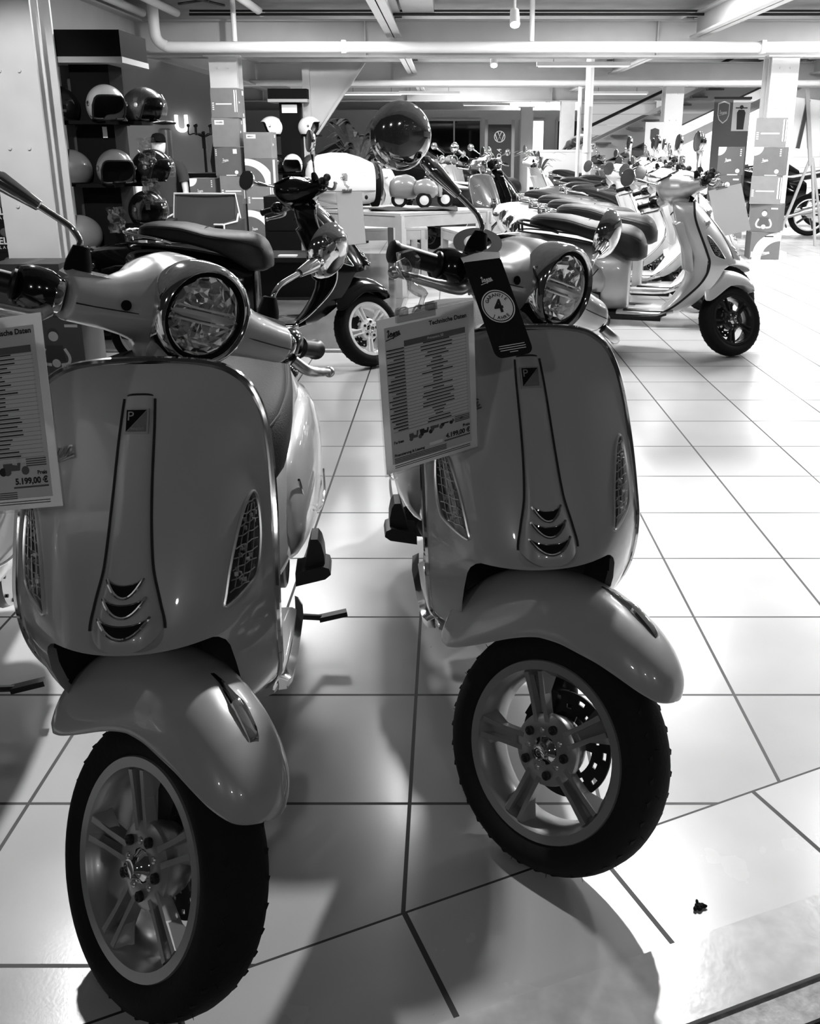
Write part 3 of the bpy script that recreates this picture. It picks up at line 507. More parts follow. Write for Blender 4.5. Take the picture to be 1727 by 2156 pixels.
def wheel(root, c, P, front):
    c = np.array(c); ax = (1, 0, 0); rim = P['rim']; k = 1 if front else 1.08
    wl = MB().lathe([(-.046, .150), (-.047, .166), (-.041, .169), (-.036, .163), (-.026, .150), (.026, .150), (.036, .163), (.041, .169), (.047, .166), (.046, .150), (.037, .146), (.026, .138), (-.026, .138), (-.037, .146)], c, ax, 64, closed=True).lathe([(-.036, .0), (-.036, .034), (-.034, .058), (-.030, .066), (-.022, .068), (.022, .055), (.022, .0)], c, ax, 40).build('front_wheel' if front else 'rear_wheel', rim, root, 40)
    tw = MB().lathe([(-.040, .164), (-.047, .172), (-.0535, .186), (-.0545, .198), (-.050, .209), (-.041, .219), (-.028, .2255), (-.012, .229), (.012, .229), (.028, .2255), (.041, .219), (.050, .209), (.0545, .198), (.0535, .186), (.047, .172), (.040, .164)], c, ax, 72)
    for q in range(36):                                                     # tread ribs and moulding nubs
        a = 2 * PI * q / 36; e = np.array((0, math.cos(a), math.sin(a))); t = np.array((0, -math.sin(a), math.cos(a)))
        for s_ in (-1, 1):
            tw.bar(c + e * .2272 + np.array((s_ * .006, 0, 0)), c + e * .2195 + t * .016 + np.array((s_ * .040, 0, 0)), .009, .0035, e)
        if front and q % 2: tw.tube([c + e * .226 + np.array((-.025, 0, 0)), c + e * .234 + np.array((-.026, 0, 0))], [.0009, .0004], 4)
    tw.build('tyre', 'rubber', wl, 50)
    for q in range(5):
        a = 2 * PI * q / 5 + PI / 2 + .75; sp_ = MB()
        for s_ in (-1, 1):
            e = np.array((0, math.cos(a), math.sin(a))); t = np.array((0, -math.sin(a), math.cos(a)))
            p0 = c + e * .046 + t * s_ * .012 + np.array((-.024, 0, 0)); p1 = c + e * .10 + t * s_ * .013 + np.array((-.030, 0, 0)); p2 = c + e * .146 + t * s_ * .016 + np.array((-.036, 0, 0))
            sp_.bar(p0, p1, .010, .020, (1, 0, 0), .008, .018).bar(p1, p2, .008, .018, (1, 0, 0), .010, .016)
            sp_.add([p1 + t * s_ * .003 + np.array((-.007, 0, 0)), p1 + t * s_ * .003 + np.array((.012, 0, 0)), p2 + t * s_ * .024 - e * .001 + np.array((.020, 0, 0)), p2 + t * s_ * .005 + np.array((-.006, 0, 0))], [(0, 1, 2, 3)])
        sp_.bar(c + e * .05 + np.array((-.016, 0, 0)), c + e * .145 + np.array((-.016, 0, 0)), .026, .006, (1, 0, 0), .034, .006)
        sp_.build('spoke', rim, wl, 30)
        MB().lathe([(-.0, .0085), (-.006, .0085), (-.007, .006), (-.005, .004), (-.005, 0)], c + np.array((-.036, 0, 0)) + e * .045 * math.cos(.63) + t * .045 * math.sin(.63), ax, 12).build('lug_bolt', 'plastic', wl)
        MB().ball(c + np.array((-.036, 0, 0)) + e * .037, (.003, .006, .006), 8, 6).build('hub_dimple', 'alu', wl)
    MB().lathe([(-.034, .028), (-.040, .025), (-.044, .019), (-.054, .0155), (-.057, .0145), (-.055, .010), (-.055, 0)], c, ax, 24).build('hub_cap', 'chrome', wl)
    if front:
        n = 80; G = [[c + np.array((.040, r * math.cos(2 * PI * i / n), r * math.sin(2 * PI * i / n))) for i in range(n)] for r in (.030, .060, .068, .076, .083, .091, .100)]; m = MB(); m.v = [tuple(p) for r in G for p in r]
        for j in range(6):
            for i in range(n):
                hole = (j == 2 and i % 8 < 2) or (j == 4 and (i + 4) % 8 < 2) or (j == 0 and i % 16 > 4)
                if not hole: m.f.append((j * n + i, j * n + (i + 1) % n, (j + 1) * n + (i + 1) % n, (j + 1) * n + i))
        m.build('brake_disc', 'plastic', wl, mods=[('SOLIDIFY', dict(thickness=.004))])
    return wl
def copy_tree(src, loc, rz, steer, label, cat, group=None, swap=None, skip=(), cam_face=None):
    """copies a scooter with all its parts and their sub-parts; swap maps a material to another one"""
    def rec(o, par):
        c_ = o.copy(); COL.objects.link(c_); c_.parent = par
        if swap and o.type == 'MESH':
            for sl in c_.material_slots:
                mn = sl.material.name
                if mn in swap:
                    sl.link = 'OBJECT'; sl.material = swap[mn]
        if o.name in STEER: c_.matrix_basis = steer_m(steer)
        for ch in o.children:
            if ch.name.split('.')[0] not in skip: rec(ch, c_)
        return c_
    r = rec(src, None); r.location = loc; r.rotation_euler = (0, 0, rz)
    return tag(r, label, cat, group)
# ------------------------------------------------------------------ the two scooters in the window
D = math.radians
LOC_L, PSI_L = (-.479, 1.198, 0), 5.5; LOC_R, PSI_R = (.192, 1.488, 0), 6.2; LOCK = 45
sL = make_scooter('scooter', dict(body='pearl', trim='chrome', seat='leathergrey', rim='rimgrey'))
for ch in sL.children:
    if ch.name in STEER: ch.matrix_basis = steer_m(LOCK)
sL.location = LOC_L; sL.rotation_euler = (0, D(.4), D(PSI_L))
tag(sL, 'pale scooter at front left with grey seat and 5.199 euro price sheet', 'scooter')
sR = copy_tree(sL, LOC_R, D(PSI_R), LOCK, 'pale scooter at front with black warranty tag hung on its mirror stem', 'scooter')
sR.rotation_euler = (0, D(-1.2), D(PSI_R))
mb = Vector((-.190, .380, 1.080))        # this one's right-hand mirror is swung farther out
for ch in sL.children:
    if ch.name == 'mirror_boot': ch.matrix_basis = steer_m(LOCK) @ Matrix.Translation(mb) @ Matrix.Rotation(D(-11), 4, 'Y') @ Matrix.Translation(-mb)
# ------------------------------------------------------------------ building
def ibeam(b, p, q, h, wd, t=.02):
    b.bar(p, q, .012, h); p = np.array(p, float); q = np.array(q, float)
    for s_ in (-1, 1): b.bar(p + (0, 0, s_ * (h / 2 - t / 2)), q + (0, 0, s_ * (h / 2 - t / 2)), wd, t)
    L_ = np.linalg.norm(q - p); n = int(L_ / 3.3)
    for k in range(1, n): c_ = p + (q - p) * k / n; d = unit(q - p); b.bar(c_ - d * .006, c_ + d * .006, wd * .94, h - .04)
struct(MB().box((6, 21, 2.96), (28, 41, .1)).build('ceiling', 'concrete'))
n_t = [3]
def trim(b, m, **k): n_t[0] += 1; return struct(b.build('trim_%d' % n_t[0], m, **k))
for Y in (12.0, 17.9, 23.8, 29.7):
    b = MB(); ibeam(b, (-8, Y, 2.535), (20, Y, 2.535), .42, .22); trim(b, 'beam', smooth=False)
for X_ in (-4.3, -.65, 2.96, 6.6, 10.2):
    for y0, y1 in ((5.5, 11.9), (12.1, 17.8), (18.0, 23.7), (23.9, 29.6)):
        b = MB(); ibeam(b, (X_, y0, 2.67), (X_, y1, 2.67), .26, .17); trim(b, 'beam', smooth=False)
b = MB(); ibeam(b, (-3.75, 1.5, 2.53), (-3.75, 11.9, 2.53), .42, .22); trim(b, 'beam', smooth=False)
b = MB(); ibeam(b, (-3.5, 12.1, 2.53), (-3.5, 17.8, 2.53), .42, .22); trim(b, 'beam', smooth=False)
def column(x, y, top=2.34, rz=0):
    b = MB()
    b.box((x, y, top / 2), (.012, .30, top)); b.box((x, y, top / 2), (.30, .012, top))
    b.box((x, y - .15, top / 2), (.33, .022, top)); b.box((x, y + .15, top / 2), (.33, .022, top))
    b.box((x, y, .012), (.46, .46, .024)); b.box((x, y, top - .008), (.44, .40, .016))
    for s_ in (-1, 1):
        for z in (.95, 1.3, 1.75, 2.2): b.lathe([(0, .012), (.012, .011), (.012, 0)], (x + s_ * .06, y - .162, z), (0, -1, 0), 10)
    o = trim(b, 'steel', smooth=False); return o
for x, y in ((-2.665, 6.15), (-2.71, 12.0), (4.04, 12.0), (4.1, 17.9), (-2.7, 17.9), (9.5, 17.9), (2.9, 23.8), (5.2, 23.8), (7.5, 26.5), (2.2, 27.5)): column(x, y)
# gusset brace on the far side of the second column line
b = MB(); b.bar((-1.05, 12.3, 2.30), (-1.72, 12.3, 1.38), .03, .05, (0, 1, 0)); b.prism([(-1.74, 1.40), (-1.74, 2.3), (-1.05, 2.3)], (0, 12.31, 0), (1, 0, 0), (0, 0, 1), .01); b.bar((-1.78, 12.3, .02), (-1.78, 12.3, 2.3), .09, .09, (0, 1, 0)); trim(b, 'beam', smooth=False)
# walls
struct(MB().box((-8.0, 20, 1.45), (.1, 32, 2.9)).build('wall_left', 'wallgrey'))
struct(MB().box((-5.6, 15.1, 1.30), (4.6, .12, 2.60)).build('wall_middle', 'wallgrey'))
struct(MB().box((-6.2, 13.4, 1.3), (.10, 3.2, 2.6)).build('wall_partition', 'bannerlight'))
struct(MB().box((6, 36, 1.45), (28, .1, 2.9)).build('wall_back', 'wallwhite'))
struct(MB().box((20, 20, 1.45), (.1, 32, 2.9)).build('wall_right', 'wallwhite'))
b = MB()
for k in range(11): b.box((8 + 0.0, 24.0, .16 + k * .25), (9.5, .2, .244))
struct(b.build('wall_block', 'wallwhite', smooth=False))
NIGHT = mat('night_glass', 0.006, 0.04)
for i, (x, wd, m) in enumerate(((-1.6, 1.5, 'lit'), (.2, 2.0, NIGHT), (3.1, .9, 'lit'), (4.4, .8, NIGHT), (6.4, 1.2, 'lit'), (8.2, 1.2, NIGHT))):
    f = MB()
    for s_ in (-1, 1): f.box((x + s_ * wd / 2, 35.9, 1.35), (.08, .1, 1.7)); f.box((x, 35.9, 1.35 + s_ * .85), (wd, .1, .08))
    f.box((x, 35.9, 1.35), (.05, .08, 1.7)); fo = struct(f.build('window_%d' % (i + 2), 'steel', smooth=False)); MB().box((x, 35.93, 1.35), (wd, .02, 1.7)).build('pane', m, fo, smooth=False)
# ------------------------------------------------------------------ services under the ceiling
b = MB(); b.tube(smooth_path([(-3.36, 11.4, 2.85), (-3.36, 11.4, 2.56), (-3.33, 11.4, 2.46), (-3.25, 11.4, 2.405), (-3.1, 11.4, 2.39), (-2, 11.4, 2.39)], 5) + [(4, 11.4, 2.39), (12, 11.4, 2.39)], .062, 16); 
pipe = tag(b.build('sprinkler_main_pipe', 'steel'), 'long white pipe with left elbow hung along the front ceiling beam', 'pipe')
b = MB(); b.tube([(-2.45, 11.4, 2.45), (-2.45, 11.4, 2.9)], .03, 10); b.build('riser', 'steel', pipe); b = MB(); b.tube([(.95, 11.4, 2.45), (.95, 11.4, 2.9)], .03, 10); b.build('riser', 'steel', pipe)
for x in (-1.2, 3.6): MB().box((x, 11.4, 2.39), (.05, .14, .14)).build('pipe_clamp', 'steel', pipe)
tag(MB().tube([(-8, 17.3, 2.36), (18, 17.3, 2.36)], .05, 12).build('sprinkler_pipe', 'steel'), 'white pipe along the second ceiling beam behind the mirror', 'pipe')
for i, (x, nm) in enumerate(((-3.6, 'outer'), (-3.2, 'middle'), (-2.2, 'inner'))):
    tag(MB().tube([(x, 3, 2.80), (x, 11.8, 2.80)], .045, 10).build('ceiling_pipe', 'steel'), 'ceiling pipe running into the shop above the helmet tower, %s of three' % nm, 'pipe', 'ceiling pipes at upper left')
tag(MB().box((-.35, 8.8, 2.84), (.36, 6.0, .12)).build('ceiling_duct', 'beam', smooth=False), 'flat pale duct on the ceiling beside the first joist', 'duct')
tag(MB().tube([(-3, 11.6, 2.76), (5, 11.6, 2.76)], .015, 8).tube([(-3, 11.62, 2.80), (5, 11.62, 2.80)], .012, 8).build('cable_bundle', 'plastic'), 'dark cables along the top of the front beam', 'cable')
tag(MB().tube(smooth_path([(-3.0, 11.2, 2.82), (-2.9, 10.9, 2.78), (-2.7, 11.1, 2.84), (-2.6, 10.8, 2.79), (-2.8, 10.7, 2.83), (-2.5, 11.2, 2.80)], 6), .014, 6).build('cable_loop', 'plastic'), 'coiled black cable on the ceiling near the pipe elbow', 'cable')
def track_lamp(x, y, z, label, aim=(0, -.6, -.8), up=.30):
    t = thing('spot_lamp', label, 'lamp', (x, y, z), 0, 'spot lamps under the ceiling')
    a = unit(aim); MB().lathe([(-.10, .0), (-.10, .045), (.06, .052), (.075, .05), (.07, .0)], (0, 0, 0), a, 20).build('lamp_housing', 'steel', t)
    MB().lathe([(.072, .001), (.076, .045)], (0, 0, 0), a, 20).build('bulb', 'lampwhite', t); MB().tube([(0, .02, .04), (0, .03, up)], .012, 8).box((0, .03, up), (.16, .05, .03)).build('lamp_bracket', 'steel', t)
track_lamp(.66, 10.0, 2.52, 'bright spot lamp on the ceiling at top right of centre', up=.382)
track_lamp(.64, 14.0, 2.45, 'small spot lamp hanging beyond the front beam', up=.452)
tag(MB().bar((-.1, 9.6, 2.83), (2.2, 9.6, 2.83), .05, .03).build('lamp_track', 'plastic', smooth=False), 'black lamp track on the ceiling over the bright spot lamp', 'track')
for x, y in ((1.8, 13.2), (-.4, 20.2), (3.5, 20.3), (1.0, 26), (-1.6, 20.5)):
    t = thing('strip_light', 'long lit strip light hung at x', 'lamp', (x, y, 2.35)); MB().box((0, 0, 0), (1.25, .10, .05)).build('strip_housing', 'steel', t, smooth=False); MB().box((0, 0, -.03), (1.2, .07, .015)).build('strip_tube', 'lit', t, smooth=False)
    t['label'] = {1.8: 'strip light just beyond the front beam at right', -.4: 'strip light left above the large round mirror', 3.5: 'strip light above the escalator', 1.0: 'farthest strip light above the blue car banner', -1.6: 'strip light behind the corrugated gusset plate'}[x]; t['group'] = 'strip lights'
    MB().tube([(-.4, 0, .02), (-.4, 0, .55)], .004, 6).tube([(.4, 0, .02), (.4, 0, .55)], .004, 6).build('hanger_wire', 'plastic', t)
tag(MB().tube([(2.24, 15.6, 0), (2.24, 15.6, 2.9)], .065, 16).lathe([(1.2, .075), (1.3, .075)], (2.24, 15.6, 0), (0, 0, 1), 16).tube([(2.10, 15.65, 0), (2.10, 15.65, 2.2)], .03, 10).build('downpipe', 'steel'), 'tall white downpipe standing behind the scooter row', 'pipe')
# escalator seen from below at the back
t = thing('escalator', 'grey escalator rising to the right behind the scooter row', 'escalator', (0, 18.9, 0))
for dy, nm in ((0, 'side_panel'), (1.1, 'side_panel')):
    MB().bar((2.55, dy, 1.0), (6.8, dy, 3.0), .10, .42, (0, 0, 1)).build(nm, 'beam' if dy else 'wallgrey', t, smooth=False)
b = MB(); b.bar((2.9, .55, .95), (7.0, .55, 2.85), 1.0, .08); b.build('underside', 'dark', t, smooth=False)
MB().bar((3.4, -.15, .86), (7.4, -.15, 2.75), .06, .16, (0, 0, 1)).build('lower_stringer', 'beam', t, smooth=False)
for k in range(9): MB().box((3.0 + k * .3, -.12, 1.35 + k * .14), (.3, .2, .03)).build('step', 'dark', t, smooth=False)
MB().tube([(2.6, -.05, 1.6), (6.6, -.05, 3.45)], .03, 8).build('handrail', 'plastic', t)
# ------------------------------------------------------------------ sheets and tags on the scooters
def frame(o, pos, ux, uz):
    ux = Vector(ux).normalized(); uz = Vector(uz); uz = (uz - ux * ux.dot(uz)).normalized(); uy = uz.cross(ux)
    o.matrix_world = Matrix.Translation(Vector(pos)) @ Matrix((ux, uy, uz)).transposed().to_4x4()
X1, Z1 = (1, 0, 0), (0, 0, 1)
def mini_scooter(b, x, z, s, y=-.0012):
    b.prism([(-.5, .0), (-.35, -.12), (.1, -.12), (.18, .3), (.3, .32), (.22, .42), (.08, .40), (.02, .05), (-.15, .08), (-.2, .22), (-.5, .22)], (x, y, z), (s, 0, 0), (0, 0, s), .0004)
    for q in (-.36, .30): b.lathe([(0, .14 * s), (.0004, .14 * s), (.0005, 0)], (x + q * s, y, z - .13 * s), (0, -1, 0), 14)
def price_sheet(label, pos, ux, uz, w_, h_, price, full, clip=(-.25, 0), blank=False, head='Technische Daten'):
    t = thing('price_sheet', label, 'sheet'); frame(t, pos, ux, uz); W, H = w_, h_
    MB().box((0, 0, 0), (W * .97, .0008, H * .97)).build('paper', 'paper', t, smooth=False)
    MB().box((0, 0, 0), (W, .0016, H)).build('sleeve', 'sleeve', t, smooth=False)
    pr = lambda: MB()
    if not blank:
        f = MB(); f.box((0, -.001, .0), (W * .84, .0006, H * .86)); f.build('grey_field', paper('sheet_field', .80), t, smooth=False)
        f = MB(); f.box((.07 * W, -.0014, .02 * H), (W * .62, .0005, H * .54)); f.build('table_field', paper('sheet_table', .92), t, smooth=False)
        i = MB(); g = MB(); y = -.0018
        g.box((.07 * W, y, .315 * H), (W * .62, .0005, .035 * H)); rnd = random.Random(5)
        for k in range(25):
            z = .283 * H - k * .0212 * H; g.box((0, y, z), (W * .78, .0004, .0011 * H * 1.2))
            a = rnd.uniform(.05, .13); a = min(a, .085); i.box((-.245 * W - a * W, y, z + .008 * H), (2 * a * W, .0004, .0065 * H)); c_ = rnd.uniform(.03, .17); i.box((.08 * W, y, z + .009 * H), (2 * c_ * W, .0004, .0065 * H))
        T = lambda s_, sz, x, z, al='LEFT', bo=.012: i.text(s_, sz, (x * W, y, z * H), X1, Z1, 0, 0, al, font_bold=bo)
        T(head, .038 * H, .40, .392, 'RIGHT', .03); T('Preis', .028 * H, .40, -.315, 'RIGHT', .03); T(price, .043 * H, .40, -.358, 'RIGHT', .04)
        i.script(.0215 * H, (-.40 * W, y, .370 * H), X1, Z1, .0006, .24)
        g.box((.26 * W, y, -.374 * H), (.28 * W, .0004, .009 * H))
        if full:
            T('Farben', .026 * H, -.40, -.30, 'LEFT', .03); T('Finanzierung & Leasing', .024 * H, -.40, -.383, 'LEFT', .03); wt = MB(); wt.text(full, .022 * H, (.07 * W, y - .0004, .309 * H), X1, Z1, 0, 0, 'CENTER').build('band_lettering', 'whiteprint', t, smooth=False)
            for k in range(5): mini_scooter(i if k % 2 else g, (-.17 + .11 * k) * W, (-.283 + .012 * k) * H, .14 * W)
            MB().box((.03 * W, y - .0003, -.366 * H), (.14 * W, .0004, .02 * H)).build('white_box', 'whiteprint', t, smooth=False)
        else:
            for k in range(2): mini_scooter(i if not k else g, (-.02 + .18 * k) * W, -.27 * H, .22 * W)
        for k in range(4): g.box((-.13 * W, y, (-.398 - .010 * k) * H), (.54 * W, .0004, .005 * H))
        for k in range(2): i.box((.0, y, (-.445 - .012 * k) * H), (.80 * W, .0004, .004 * H))
        for k in range(4): g.box((.32 * W, y, (-.235 - .011 * k) * H), (.16 * W, .0004, .006 * H))
        i.build('black_print', 'ink', t, smooth=False); g.build('grey_print', 'inkgrey', t, smooth=False)
    cx_, cz_ = clip; c_ = MB(); x = cx_ * W; z = H / 2
    c_.box((x, -.004, z - .004), (.075, .006, .020)).box((x - .028, -.008, z + .004), (.018, .010, .012)).box((x + .028, -.008, z + .004), (.018, .010, .012)).tube(smooth_path([(x + .01, 0, z), (x + .02, .002, z + .022), (x + .005, .004, z + .034), (x - .004, .004, z + .05), (x - .01, .006, z + .062)], 4), [.004] * 4 + [.009] * 6 + [.006] * 7, 8)
    c_.lathe([(-.010, .006), (-.008, .012), (.008, .012), (.010, .006)], (x - .012, .006, z + .072), (1, 0, .3), 14).prism([(-.022, .06), (.004, .055), (.012, .085), (.0, .10), (-.025, .098)], (x - .004, -.002, z), (1, 0, 0), (0, 0, 1), .014)
    c_.build('clip', 'acryl', t); return t
def sheet_pos(p, k): return (p[0] * k, p[1] * k, CAM_H - (CAM_H - p[2]) * k)
price_sheet('price sheet of 4.199 euro clipped to the front right scooter', sheet_pos((-.036, 1.717, .874), .88), (.816, .572, .077), (-.038, -.08, .996), .198, .277, '4.199,00 \u20ac', 'Primavera 50', (-.12, 0))
price_sheet('price sheet of 5.199 euro cut off by the left picture edge', sheet_pos((-.731, 1.413, .906), .90), (.971, -.182, .152), (-.1, .265, .959), .203, .284, '5.199,00 \u20ac', None, (-.3, 0))
price_sheet('blank back of a price sheet on the silver scooter', (1.819, 6.117, .915), (.973, .071, .218), (-.228, .212, .95), .225, .315, '', None, (-.1, 0), True)
price_sheet('blank back of a price sheet on the black scooter', (-.577, 5.586, .905), (.6, .8, -.014), (-.07, .07, .995), .225, .315, '', None, (-.1, 0), True)
# black warranty tag hooked over the mirror stem of the front right scooter
k = 1.12; tg = thing('warranty_tag', 'black warranty tag with round badge hooked on the mirror stem', 'tag'); frame(tg, sheet_pos((.077, 1.416, 1.08), k), (.898, .437, .058), (-.299, .506, .809)); W, H = .074, .186
def rr(W, H, r, n=6):
    o = []
    for cx_, cz_, a0_ in ((W / 2 - r, H / 2 - .004, 0), (-W / 2 + r, H / 2 - .004, PI / 2), (-W / 2 + r, -H / 2 + r, PI), (W / 2 - r, -H / 2 + r, 1.5 * PI)):
        q = .004 if cz_ > 0 else r; cx_ = (W / 2 - q) * (1 if cx_ > 0 else -1)
        for j in range(n): a = a0_ + PI / 2 * j / (n - 1); o.append((cx_ + q * math.cos(a), cz_ + q * math.sin(a)))
    return o
MB().prism(rr(W, H, .014), (0, .0005, 0), X1, Z1, .001).build('card', 'card', tg, smooth=False)
bpy.context.view_layer.update(); inv = tg.matrix_world.inverted()
bw = sR.matrix_world @ (steer_m(LOCK) @ Vector((-.190, .380, 1.096))); nn_ = Vector((.05, -.5, .86)).normalized(); e1_ = Vector((1, 0, 0)); e1_ = (e1_ - nn_ * e1_.dot(nn_)).normalized(); e2_ = nn_.cross(e1_)
hk = MB(); hk.grid([[tuple(inv @ (bw + e1_ * (q * math.cos(a)) + e2_ * (q * math.sin(a)))) for q in (.026, .036, .046)] for a in np.linspace(0, 2 * PI, 41)])
hk.grid([[tuple(inv @ (bw + e1_ * (sx_ * .040) + e2_ * -.026)) if t_ == 0 else ((inv @ (bw + e1_ * (sx_ * .040) + e2_ * -.026)).lerp(Vector((sx_ * W / 2 * .98, .0005, H / 2 - .002)), t_))[:] for t_ in (0, .5, 1)] for sx_ in (-1, -.5, 0, .5, 1)])
hk.build('hook_loop', 'card', tg, mods=[('SOLIDIFY', dict(thickness=.001))])
y = -.0009; wp = MB(); wp.script(.0052, (-.016, y, .050), X1, Z1, .0004, .24)
wp.lathe([(0, .0315), (.0003, .0315), (.0003, .0295), (0, .0295)], (0, y, .002), (0, -1, 0), 48).lathe([(0, .0275), (.0003, .0275), (.0003, 0)], (0, y, .002), (0, -1, 0), 48)
for k2 in range(4): wp.box((0, y, -.072 - .0042 * k2), ((.050, .052, .05, .016)[k2], .0003, .0012))
wp.build('white_print', mat('tag_print', .95, .6), tg, smooth=False)
bp = MB(); bp.text('4', .034, (0, y - .0006, -.0095), X1, Z1, 0, 0, 'CENTER', font_bold=.03)
for word, up in (('GARANTIE', 1), ('JAHRE', -1)):
    for j, ch in enumerate(word):
        a = (j - (len(word) - 1) / 2) * .30; a = PI / 2 - a if up > 0 else -PI / 2 + a; r = .0185 if up > 0 else .0255
        e = np.array((math.cos(a), 0, math.sin(a))); tx = np.array((math.sin(a), 0, -math.cos(a))) * up
        bp.text(ch, .0088, np.array((0, y - .0006, .002)) + e * r - tx * .0030, tx, e * up, 0, 0, font_bold=.02)
bp.build('black_print', 'ink', tg, smooth=False)
# ------------------------------------------------------------------ more scooters
bl, wh, sv = {}, {}, {}
def swapset(body, rim=None, trim=None, seat=None, face=None):
    d = {'pale_lacquer': M[body]}
    if rim: d['grey_rim_paint'] = M[rim]
    if trim: d['polished_trim'] = M[trim]
    if seat: d['grey_leather'] = M[seat]
    return d
TAGSKIP = ()
FARSKIP = ('lug_bolt', 'hub_dimple', 'reflector_facets', 'case_bolt', 'vent_lip', 'seam', 'bezel', 'signal_bowl', 'emblem', 'emblem_field', 'emblem_letters', 'rubber_runner', 'headlight_gasket', 'light_bar', 'round_plug', 'cover_seam', 'spoke' if False else 'fork_dummy', 'ignition_lock', 'heat_shield', 'brake_caliper', 'axle_nut')
# the black scooter on the left and the row along the right
copy_tree(sL, (-.50, 5.62, 0), D(92), LOCK, 'glossy black scooter facing right beside the armchair and table', 'scooter', None, swapset('black', 'rimwhite', None, 'leather'))
copy_tree(sL, (-1.135, .85, 0), D(7), LOCK, 'scooter mostly cut off by the left picture edge behind the price sheet', 'scooter', None, swapset('pearl'))
ROWG = None
ROW = [(1.83, 5.92, 74, 'silver', 'silver scooter with blank sheet, nearest of the row at right', 'rimblack'), (2.12, 6.95, 74, 'white', 'white scooter just behind the silver one in the row', 'rimblack'), (2.12, 7.62, 74, 'white', 'white scooter third in the row behind the silver one', 'rimblack'),
       (2.10, 8.30, 74, 'white', 'white scooter fourth in the row behind the silver one', 'rimblack'), (2.06, 9.35, 74, 'white', 'white scooter fifth in the row, left of the carton stacks', 'rimblack')]
for x, y, p, body, lab, rim in ROW:
    s = swapset(body, rim, 'plastic' if body == 'silver' else None, 'leather')
    copy_tree(sL, (x, y, 0), D(p), LOCK, lab, 'scooter', None, s)
FAR = [(2.7, 10.6, 74, 38, 'white', 'white scooter farther back in the row, sixth behind the silver one'), (2.75, 11.5, 76, 42, 'white', 'white scooter farthest back in the row at right'),
       (2.9, 13.4, 82, 10, 'grey', 'grey scooter beyond the row, in front of the silver car'), (3.3, 14.3, 80, 20, 'white', 'white scooter beyond the row near the tall banner'), (.55, 11.3, 35, 20, 'dark', 'dark scooter seen from the front, right of the toy scooter'),
       (1.0, 13.2, 95, 0, 'black', 'black seated scooter in the middle distance behind the row'), (.75, 17.0, 4, 15, 'white', 'white scooter facing the window in front of the dark blue car banner'), (1.7, 15.2, 98, -10, 'white', 'white scooter with black seat in the middle distance'),
       (-.7, 14.2, 60, 30, 'white', 'white scooter behind the shell chair and toy scooter'), (.15, 16.6, 20, 25, 'grey', 'grey scooter behind the round mirror'), (2.98, 16.9, 50, 30, 'dark', 'dark scooter beside the tall white downpipe'), (4.2, 15.9, 84, -15, 'dark', 'dark scooter between banner and carton stack'), (3.75, 14.95, 88, 20, 'silver', 'silver scooter at the back beside the tall banner')]
for x, y, p, st, body, lab in FAR:
    copy_tree(sL, (x, y, 0), D(p), st, lab, 'scooter', None, swapset(body, 'rimblack', None, 'leather'), FARSKIP)
